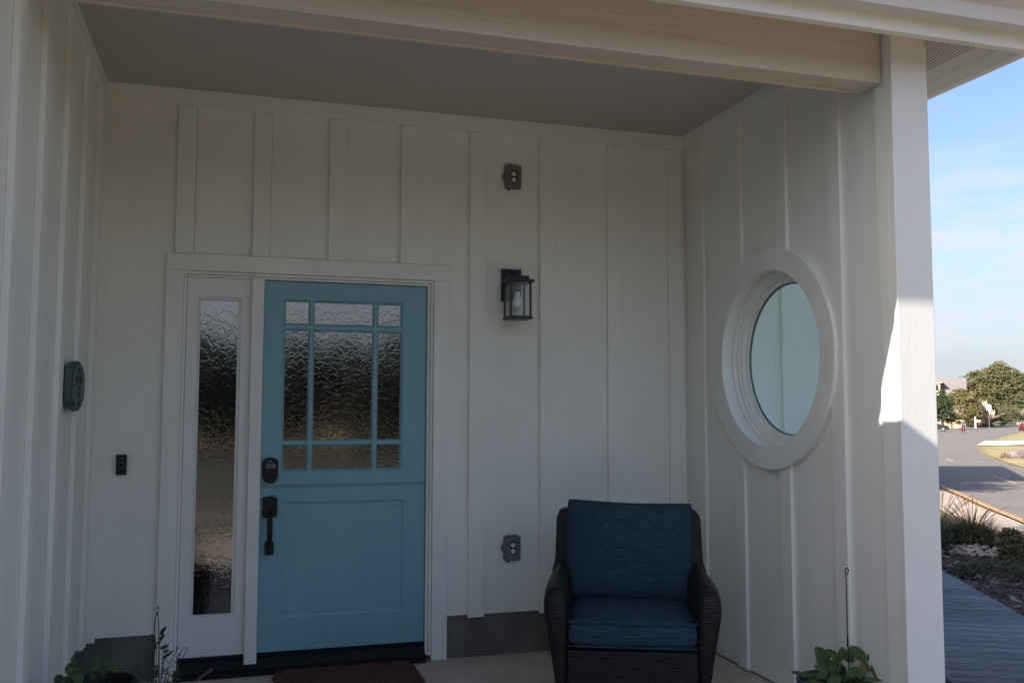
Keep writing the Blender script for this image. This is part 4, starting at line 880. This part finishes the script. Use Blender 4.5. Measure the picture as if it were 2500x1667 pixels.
# ------------------------------------------------------------------ far side of the road
Wd = Vector((.721, -.693, 0)); Td = Vector((.693, .721, 0))
def loc(s, t, z): return Wd*s+Td*t+Vector((0, 0, z))
M['cyp'] = mat('cypress_foliage', (.070, .086, .033), .9, (.16, .125, .055), .55, detail=6, lo=.38, hi=.66)
M['cyp_d'] = mat('dark_cypress_foliage', (.060, .085, .038), .9, (.13, .125, .055), .4, detail=6)
M['oak'] = mat('olive_oak_foliage', (.10, .12, .04), .9, (.21, .16, .07), .8, detail=6, lo=.38, hi=.64)
M['con'] = mat('dark_conifer_foliage', (.018, .035, .018), .9, (.05, .07, .02), .8)
M['hedge'] = mat('brown_hedge_foliage', (.14, .11, .055), .9, (.085, .095, .035), .35, lo=.4, hi=.6)
M['bark'] = mat('tree_bark', (.09, .07, .055), .9, (.06, .05, .04), 3)
def tree(name, label, x, y, blobs, m, size, n, wind=(0, 0, 0), trunk_r=.3, group=None, flat=.45, cat='tree'):
    t = thing(name, label, cat, (x, y, zg(x, y)), group=group); rnd = random.Random(int(x*13+y*7)); bm = bmesh.new()
    tot = sum(b[3]**2 for b in blobs)
    for (s, q, z, r) in blobs:
        k = max(6, int(n*r*r/tot/26))
        for j in range(k):                # sub-clumps give lit tops and gaps between
            v = Vector((rnd.gauss(0, 1), rnd.gauss(0, 1), rnd.gauss(0, 1))).normalized()*rnd.uniform(.35, 1)
            c = loc(s, q, z)+Vector((v.x*r, v.y*r, v.z*r*.8)); rr = r*rnd.uniform(.22, .38)
            tufts(bm, c, (rr*1.3, rr*1.3, rr*flat), 26, size, wind, rnd, shell=.2, wid=.32)
    obj('crown', bm, m, t, kind='stuff')
    bm = bmesh.new(); b0 = max(blobs, key=lambda b: b[3]); top = loc(b0[0], b0[1], b0[2])
    add_tube(bm, [(0, 0, -.3), top*.4+Vector((0, 0, .2)), top], [trunk_r, trunk_r*.75, trunk_r*.35], 8)
    for b in blobs[:6]: add_tube(bm, [top*.4, loc(b[0], b[1], b[2])*.75, loc(b[0], b[1], b[2])], [trunk_r*.5, trunk_r*.3, trunk_r*.1], 6)
    obj('trunk', bm, M['bark'], t); return t
WND = (.721*1.3, -.693*1.3, .35)
tree('cypress_tree', 'windswept cypress with its crown combed towards the right', 138.5, 139.5,
     [(-3.5, 0, 5.2, 2.6), (-1.5, 0, 7.2, 2.6), (.5, 0, 9.4, 2.3), (2.2, 0, 11.0, 1.7), (3.6, 0, 9.8, 2.1), (5.2, 0, 8.6, 1.9), (1.8, 0, 7.4, 2.8), (4.6, 0, 6.4, 2.6), (-2.6, 0, 3.6, 2.3), (1, 0, 4.8, 2.8), (-6, 0, 4.8, 2.0), (-4.7, 0, 6.4, 2.1), (-3, 0, 8.2, 1.9), (-1, 0, 9.9, 1.4), (-6.3, 0, 4, 2.2), (3.1, 0, 11.9, 1.0), (4.3, 0, 11.0, 1.1), (5.6, 0, 10.1, 1.1), (6.6, 0, 9.4, 1.0)], M['cyp'], .44, 32000, WND)
tree('cypress_tree', 'broad dense cypress at the frame edge beyond the hedge', 170, 163,
     [(-5, 0, 6.5, 3.2), (-2.5, 0, 9, 3.2), (.5, 0, 9.6, 3.2), (3.5, 0, 9.3, 3), (-7, 0, 6.6, 2.4), (0, 0, 5.5, 3.6), (4, 0, 5.6, 3.4), (7, 0, 8.6, 3), (7.5, 0, 4.5, 3.2), (-4, 0, 4.2, 2.4)], M['cyp_d'], .5, 22000, WND)
tree('cypress_tree', 'low cypress behind the first two, right of the sign', 156, 152,
     [(-5, 0, 5, 2.6), (-2.5, 0, 6.5, 2.7), (.5, 0, 5.2, 2.6), (-6.5, 0, 7, 2), (2.8, 0, 5, 2.4)], M['cyp_d'], .45, 9000, WND)
tree('oak_tree', 'rounded olive green oak behind the walking person', 121.9, 126.9,
     [(0, 0, 2.6, 2.2), (-1.8, 0, 2.8, 1.5), (1.8, 0, 2.9, 1.6), (-.8, 0, 4.9, 1.8), (.9, 0, 4.8, 1.7), (-1.8, 0, 1.5, 1.2), (1.7, 0, 1.4, 1.3), (0, 0, 6.2, 1.2), (.2, 0, 1.2, 1.3), (-2.4, 0, 3.6, 1.3)], M['oak'], .34, 26000)
tree('conifer_tree', 'dark layered conifer between the porch post and the grey roofed house', 106.4, 114.0,
     [(0, 0, 5.9, .6), (-.3, 0, 5.0, 1.1), (.5, 0, 4.1, 1.4), (-.4, 0, 3.2, 1.6), (.8, 0, 3.1, 1.1), (0, 0, 2.2, 1.4), (-1.8, 0, 3.2, 1.4), (-1.5, 0, 4.6, 1.2), (.9, 0, 2.0, 1.0)], M['con'], .4, 5500, (.3, -.3, -.1))
tree('oak_tree', 'yellow green young tree in front of the grey roofed house', 110.2, 116.4,
     [(0, 0, 1.9, 1.0), (.3, 0, 5.8, .7), (.8, 0, 1.4, .9), (-.8, 0, 1.6, 1.0)], M['oak'], .3, 1500, trunk_r=.12)
tree('hedge', 'long brown green hedge running along the road bend', 135.5, 133.5,
     [(-3.6, 0, 2.2, 1.6), (-1.6, 0, 3.0, 1.6), (.4, 0, 3.1, 1.6), (2.4, 0, 2.8, 1.6), (4.4, 2, 2.4, 1.5), (6.4, 5, 2.0, 1.4), (8.2, 9, 1.7, 1.3), (-3, 0, 1, 1.2), (-1, 0, 1.2, 1.3), (1, 0, 1.2, 1.3), (3, 0, 1.2, 1.3), (5, 2, 1, 1.2), (7, 5, .9, 1.1), (-4.6, 0, 1.2, 1.2)], M['hedge'], .36, 8000, cat='hedge')
tree('low_shrub', 'low yellow green shrub behind the kerb', 123.5, 128.6, [(0, 0, .5, .7), (1.2, 0, .45, .6), (-1.2, 0, .5, .7), (-2.2, 0, .7, .8), (2.6, 0, .7, .8)], M['oak'], .22, 1500, trunk_r=.05, cat='shrub')
tree('roadside_shrub', 'yellow green shrub beside the dark red car', 71.6, 64.2, [(0, 0, 1.1, .45), (.4, 0, 1.5, .5), (.1, 0, .6, .4), (.6, 0, .8, .5)], M['oak'], .16, 1200, trunk_r=.05, cat='shrub')
M['plume'] = mat('cream_plume', (.62, .50, .38), .9, (.5, .38, .28), 3)
pg = tussock('pampas_grass', 'pampas grass with cream plumes behind the white sign', 129.5, 129.5, 500, 2.6, 2.4, 0, m=M['hedge'])
for k in range(11):
    s = -1.2+k*.26+random.uniform(-.1, .1); z = 3.4+.9*math.cos((k-4)*.45)+random.uniform(-.2, .2)
    bm = bmesh.new(); add_tube(bm, [loc(s*.3, 0, .5), loc(s*.8, -.2, z-1.1), loc(s, -.3, z-.2), loc(s+.12, -.3, z+.5)], [.03, .03, .17, .03], 6); obj('plume', bm, M['plume'], pg)
# house with grey roof
M['wall_c'] = mat('cream_wall', (.50, .42, .33), .8); M['wall_g'] = mat('grey_shingle_wall', (.26, .27, .30), .85, (.21, .22, .25), 2)
M['roof_g'] = mat('brown_grey_roof', (.19, .17, .17), .9, (.15, .135, .135), 1.5); M['win_d'] = mat('dark_window', (.02, .025, .03), .1)
nh = thing('neighbour_house', 'grey roofed house with a cream dormer behind the dark conifer', 'house', (120.5, 131.0, -1.72), math.atan2(-.693, .721))
def lbox(n, m, *a, **k): return obj(n, box(*a), m, nh, **k)
lbox('wall', M['wall_g'], -9, 4.2, 0, 9, 0, 6.0)
bm = bmesh.new(); add_prism(bm, [(-.6, 5.9), (4.5, 8.9), (9.6, 5.9), (9.4, 5.75), (-.4, 5.75)], lambda p: (-9.5, p[0], p[1]), lambda p: (4.7, p[0], p[1])); bmesh.ops.recalc_face_normals(bm, faces=bm.faces[:]); obj('roof', bm, M['roof_g'], nh)
bm = bmesh.new(); add_prism(bm, [(-3.2, 3.7), (-.02, 5.2), (-.02, 3.6), (-3.2, 3.55)], lambda p: (-5, p[0], p[1]), lambda p: (4.4, p[0], p[1])); bmesh.ops.recalc_face_normals(bm, faces=bm.faces[:]); obj('roof', bm, M['roof_g'], nh)
lbox('porch_wall', M['wall_c'], -4.8, 4.2, -2.9, -.05, 0, 3.5)
lbox('eave_board', M['plume'], -9.4, 4.6, -.72, -.62, 5.7, 5.92)
dm = lbox('dormer', M['wall_c'], -2.2, .5, -.5, 3, 6.0, 7.9)
bm = bmesh.new(); add_prism(bm, [(-2.6, 7.85), (.9, 7.85), (.9, 8.05), (-2.6, 8.05)], lambda p: (p[0], -.8, p[1]), lambda p: (p[0], 3, p[1])); bmesh.ops.recalc_face_normals(bm, faces=bm.faces[:]); obj('dormer_roof', bm, M['plume'], dm)
for x0 in (-1.9, -.7): obj('window', box(x0, x0+.9, -.54, -.505, 6.5, 7.5), M['win_d'], dm)
for x0, z0 in ((-4.5, 4.1), (1.2, 4.4), (2.7, 4.4), (-6.5, 4.1), (-6.5, 1)): lbox('window', M['win_d'], x0, x0+1, -.06 if z0 > 2 else -.06, -.01, z0, z0+1.1)
for x0 in (-3.5, -.8, 1.8): lbox('window', M['win_d'], x0, x0+1.2, -2.95, -2.905, 1, 2.3)
fn = thing('wooden_fence', 'peach coloured board fence between the parked car and the person', 'fence', (114.6, 120.6, zg(114, 120)), math.atan2(-.693, .721))
M['fence'] = mat('peach_board', (.55, .33, .19), .85, obj_random=.12)
fm = box(0, .28, 0, .04, 0, 1.75)
for k in range(11):
    o = obj('board', fm, M['fence'], fn) if k == 0 else bpy.data.objects.new('board', fm_d); 
    if k == 0: fm_d = o.data
    else: C.objects.link(o); o.parent = fn
    o.location = (-1.6+k*.29, 0, 0); o.scale = (1, 1, 1.25-.055*k)
# vehicles
M['car_d'] = mat('dark_car_paint', (.012, .016, .018), .25, spec=.6, coat=.5); M['car_r'] = mat('dark_red_car_paint', (.05, .008, .012), .25, spec=.6, coat=.5)
M['glass_b'] = mat('car_glass', (.10, .14, .18), .05, spec=1); M['tyre'] = mat('tyre_rubber', (.012, .012, .012), .8); M['rim'] = mat('alloy_rim', (.4, .4, .42), .3, metallic=.8)
M['lamp_r'] = mat('red_tail_lamp', (.5, .02, .03), .2); M['lamp_w'] = mat('clear_head_lamp', (.6, .6, .58), .15)
def car(label, x, y, rz, m, suv=0):
    t = thing('parked_car', label, 'car', (x, y, zg(x, y)+.01), rz); h = .18 if suv else 0
    low = [(-2.25, .35), (-2.3, .62), (-2.22, .95+h), (-1.3, 1.0+h), (.9, .98+h), (1.9, .84+h), (2.2, .66), (2.25, .36), (1.8, .28), (-1.8, .28)]
    bm = bmesh.new(); add_prism(bm, low, lambda p: (p[0], -.9, p[1]), lambda p: (p[0], .9, p[1])); bmesh.ops.recalc_face_normals(bm, faces=bm.faces[:]); o = obj('body', bm, m, t, bevel=.07)
    b0 = -2.15 if suv else -1.75
    cab = [(b0, .97+h), (b0+.25, 1.42+h*1.2), (b0+.7, 1.5+h*1.4), (.15, 1.5+h*1.3), (1.0, .97+h)]
    bm = bmesh.new(); add_prism(bm, cab, lambda p: (p[0], -.82+.16*(p[1]-.97), p[1]), lambda p: (p[0], .82-.16*(p[1]-.97), p[1])); bmesh.ops.recalc_face_normals(bm, faces=bm.faces[:]); obj('cabin', bm, m, t, bevel=.04)
    gz = [(b0+.35, 1.03+h), (b0+.45, 1.38+h*1.2), (.1, 1.42+h*1.2), (.72, 1.03+h)]
    for s in (-1, 1):
        bm = bmesh.new(); add_prism(bm, gz, lambda p: (p[0], s*(.825-.16*(p[1]-.97)), p[1]), lambda p: (p[0], s*(.80-.16*(p[1]-.97)), p[1])); bmesh.ops.recalc_face_normals(bm, faces=bm.faces[:]); obj('side_window', bm, M['glass_b'], t)
    bm = bmesh.new(); add_prism(bm, [(-.68, 0), (.68, 0), (.62, 1), (-.62, 1)], lambda p: (1.03-.83*p[1], p[0], 1.0+h+(.46+h*.1)*p[1]), lambda p: (.98-.83*p[1], p[0], .98+h+(.46+h*.1)*p[1])); bmesh.ops.recalc_face_normals(bm, faces=bm.faces[:]); obj('windscreen', bm, M['glass_b'], t)
    for wx_ in (-1.4, 1.4):
        for s in (-1, 1):
            bm = bmesh.new(); add_lathe(bm, [(.33, s*.93), (.33, s*.70)], (wx_, 0, .33), 20, axis='y'); bmesh.ops.recalc_face_normals(bm, faces=bm.faces[:]); w_ = obj('tyre', bm, M['tyre'], t)
            bm = bmesh.new(); add_lathe(bm, [(.21, s*.935), (.19, s*.90)], (wx_, 0, .33), 16, axis='y'); bmesh.ops.recalc_face_normals(bm, faces=bm.faces[:]); obj('rim', bm, M['rim'], w_)
    for s in (-1, 1):
        obj('tail_light', box(-2.34, -2.0, s*.78-.14, s*.78+.14, .72+h, .90+h), M['lamp_r'], t)
        obj('headlight', box(1.95, 2.24, s*.70-.16, s*.70+.16, .60, .72), M['lamp_w'], t)
    return t
car('dark parked car with a pale windscreen beside the porch post', 95.9, 104.4, math.atan2(-.693, .721), M['car_d'])
car('dark red car with a red tail light, cut by the frame edge', 102.2, 92.2, math.atan2(-.693, .721), M['car_r'], 1)
# sign, mailbox, box
sg = thing('road_sign', 'white square sign on a thin post in front of the pampas grass', 'sign', (124.9, 124.3, zg(125, 124)), math.atan2(-.693, .721))
bm = bmesh.new(); add_tube(bm, [(.28, 0, -.2), (.28, 0, 3.9)], .05, 8); obj('post', bm, M['rim'], sg)
obj('panel', box(-.1, .66, -.09, -.05, 3.0, 3.95), M['white_s'], sg, bevel=.03)
mb = thing('mailbox', 'white mailbox with a red flag on a white post', 'mailbox', (119.2, 121.0, zg(119, 121)+.02), math.atan2(-.693, .721))
obj('post', box(-.10, .10, -.10, .10, 0, 1.9), M['white_s'], mb)
bm = bmesh.new(); add_prism(bm, [(-.2, 0), (.2, 0), (.2, .22), (.12, .34), (-.12, .34), (-.2, .22)], lambda p: (.14, p[0], 1.05+p[1]), lambda p: (.75, p[0], 1.05+p[1])); bmesh.ops.recalc_face_normals(bm, faces=bm.faces[:]); obj('box', bm, M['white_s'], mb)
obj('flag', box(.3, .62, -.23, -.205, .9, 1.04), M['lamp_r'], mb)
ub = thing('utility_box', 'pale green utility box at the road bend under the trees', 'utility box', (158, 150, zg(158, 150)), math.atan2(-.693, .721))
M['ubox'] = mat('pale_green_box', (.25, .36, .25), .6); obj('cabinet', box(-.5, .5, -.3, .3, 0, 1.6), M['ubox'], ub, bevel=.03); obj('lid', box(-.54, .54, -.34, .34, 1.6, 1.7), M['ubox'], ub)

# person walking away, back to the porch
def person():
    p = thing('person', 'person in a grey blue shirt and black trousers carrying a red bag by the road', 'person', (89.4, 91.5, zg(89.4, 91.5)+.01), math.atan2(-.693, .721))
    V = [((0, 0, .98), .15), ((0, -.02, 1.2), .15), ((0, -.03, 1.42), .17), ((0, -.02, 1.55), .065), ((0, .02, 1.64), .085), ((0, .03, 1.72), .09),
         ((-.1, 0, .92), .11), ((-.12, .04, .5), .072), ((-.13, -.06, .10), .048), ((-.13, .06, .04), .04),
         ((.1, 0, .92), .11), ((.13, -.05, .5), .072), ((.15, -.14, .12), .048), ((.15, -.02, .05), .04),
         ((-.19, -.02, 1.44), .07), ((-.29, 0, 1.18), .05), ((-.31, .05, .92), .038), ((-.31, .07, .84), .034),
         ((.19, -.02, 1.44), .07), ((.30, .0, 1.18), .05), ((.27, .12, .97), .038), ((.25, .18, .92), .034)]
    E = [(0, 1), (1, 2), (2, 3), (3, 4), (4, 5), (0, 6), (6, 7), (7, 8), (8, 9), (0, 10), (10, 11), (11, 12), (12, 13), (2, 14), (14, 15), (15, 16), (16, 17), (2, 18), (18, 19), (19, 20), (20, 21)]
    for hx, hy, hz, s in ((-.31, .07, .84, -1), (.25, .18, .92, 1)):
        b = 17 if s < 0 else 21
        for q in range(5):
            V.append(((hx+(-.02+.011*q), hy+.02 if q < 4 else hy+.04, hz-(.07 if q < 4 else .03)-.005*(q % 2)), .010)); E.append((b, len(V)-1))
    me = bpy.data.meshes.new('body'); me.from_pydata([v for v, _ in V], E, []); o = bpy.data.objects.new('tmp', me); C.objects.link(o)
    sk = o.modifiers.new('skin', 'SKIN'); me.skin_vertices[0].data[0].use_root = True
    for i, (_, r) in enumerate(V): me.skin_vertices[0].data[i].radius = (r, r)
    sb = o.modifiers.new('sub', 'SUBSURF'); sb.levels = 1; sb.render_levels = 1
    dg = bpy.context.evaluated_depsgraph_get(); me2 = bpy.data.meshes.new_from_object(o.evaluated_get(dg)); bpy.data.objects.remove(o)
    skin = mat('skin', (.35, .2, .14), .6); shirt = mat('grey_blue_shirt', (.07, .09, .13), .9, (.05, .065, .10), 10); tr_ = mat('black_trousers', (.012, .012, .016), .9)
    b = obj('body', me2, [skin, shirt, tr_], p, smooth=True)
    for f in me2.polygons:
        c = f.center; f.material_index = 1 if (c.z > 1.0 and c.z < 1.52) or (abs(c.x) > .2 and c.z > 1.05 and c.z < 1.52) else (2 if c.z <= 1.0 and abs(c.x) < .22 else 0)
    bm = bmesh.new(); bmesh.ops.create_uvsphere(bm, u_segments=14, v_segments=10, radius=.1)
    for v in bm.verts: v.co = Vector((v.co.x*.95, v.co.y*1.05-.0, v.co.z*1.0 if v.co.z > 0 else v.co.z*.6))+Vector((0, .02, 1.73))
    obj('hair', bm, mat('brown_hair', (.05, .03, .02), .8), p, smooth=True)
    return p
person()
bg_ = thing('red_bag', 'dark red bag hanging from the left hand of the walking person', 'bag', (89.4-.34*.721, 91.5+.34*.693, zg(89.4, 91.5)+.30), math.atan2(-.693, .721))
M['bag'] = mat('dark_red_cloth', (.22, .02, .03), .8)
bm = bmesh.new(); add_prism(bm, [(-.17, 0), (.15, 0), (.18, .22), (.12, .42), (-.12, .42), (-.19, .2)], lambda p: (p[0], -.03, p[1]), lambda p: (p[0], .13, p[1])); bmesh.ops.recalc_face_normals(bm, faces=bm.faces[:]); obj('pouch', bm, M['bag'], bg_, bevel=.02)
bm = bmesh.new(); add_tube(bm, [(-.09, .06, .41), (-.04, .06, .52), (.02, .06, .52), (.07, .06, .41)], .012, 6); obj('strap', bm, M['bag'], bg_)

gh = thing('unseen_building', 'unseen grey side building added left of the road to throw the long shade across it', 'building', (8.2, 16.2, zg(8, 16)), 0)  # hidden behind the post; added and sized for the shade across the road
obj('wall', box(-3, 3, -3.7, 3.7, -.3, 4.6), M['wall_g'], gh)
bm = bmesh.new(); add_prism(bm, [(-4.1, 5.2), (1.2, 8.6), (4.1, 4.4)], lambda p: (-3.4, p[0], p[1]), lambda p: (3.2, p[0], p[1])); bmesh.ops.recalc_face_normals(bm, faces=bm.faces[:]); obj('roof', bm, M['roof_g'], gh)
obj('door', box(3.0, 3.04, -1.2, 1.2, -.2, 2.2), M['white_s'], gh)
# trees across the garden (mirrored in the door glass) and an unseen one placed to shade the road
def simple_tree(x, y, h, r, name='evergreen_tree', label='', group=None):
    b = [(random.uniform(-.5, .5)*r, random.uniform(-.5, .5)*r, h*random.uniform(.35, .85), r*random.uniform(.45, .7)) for _ in range(9)]
    return tree(name, label, x, y, b, M['cyp_d'], .8, 2600, group=group, trunk_r=.3)
tree('garden_tree', 'unseen garden tree placed left of the road for the shade across it', 9.2, 11.7, [(0, 0, 2.6, 1.7), (-1, 0, 3.2, 1.6), (1, 1, 2.8, 1.6), (.2, -1, 1.8, 1.4), (0, 1.6, 3.0, 1.5), (-1, 1, 1.6, 1.5), (.6, 1, 3.9, 1.2)], M['cyp_d'], .32, 9000, trunk_r=.15)
bm = bmesh.new(); rnd = random.Random(4)
for k in range(46):
    x = -60+k*2.7; y = -30+2.5*math.sin(k*1.3)
    for j in range(3): tufts(bm, (x+rnd.uniform(-2, 2), y+rnd.uniform(-2, 2), 1.0+j*1.0+rnd.uniform(-.4, .4)), (1.9, 1.9, 1.1), 190, .8, rnd=rnd, shell=.3, wid=.6)
obj('woodland_edge', bm, mat('shaded_woodland_foliage', (.022, .032, .014), .9, (.04, .042, .02), .5), kind='stuff')
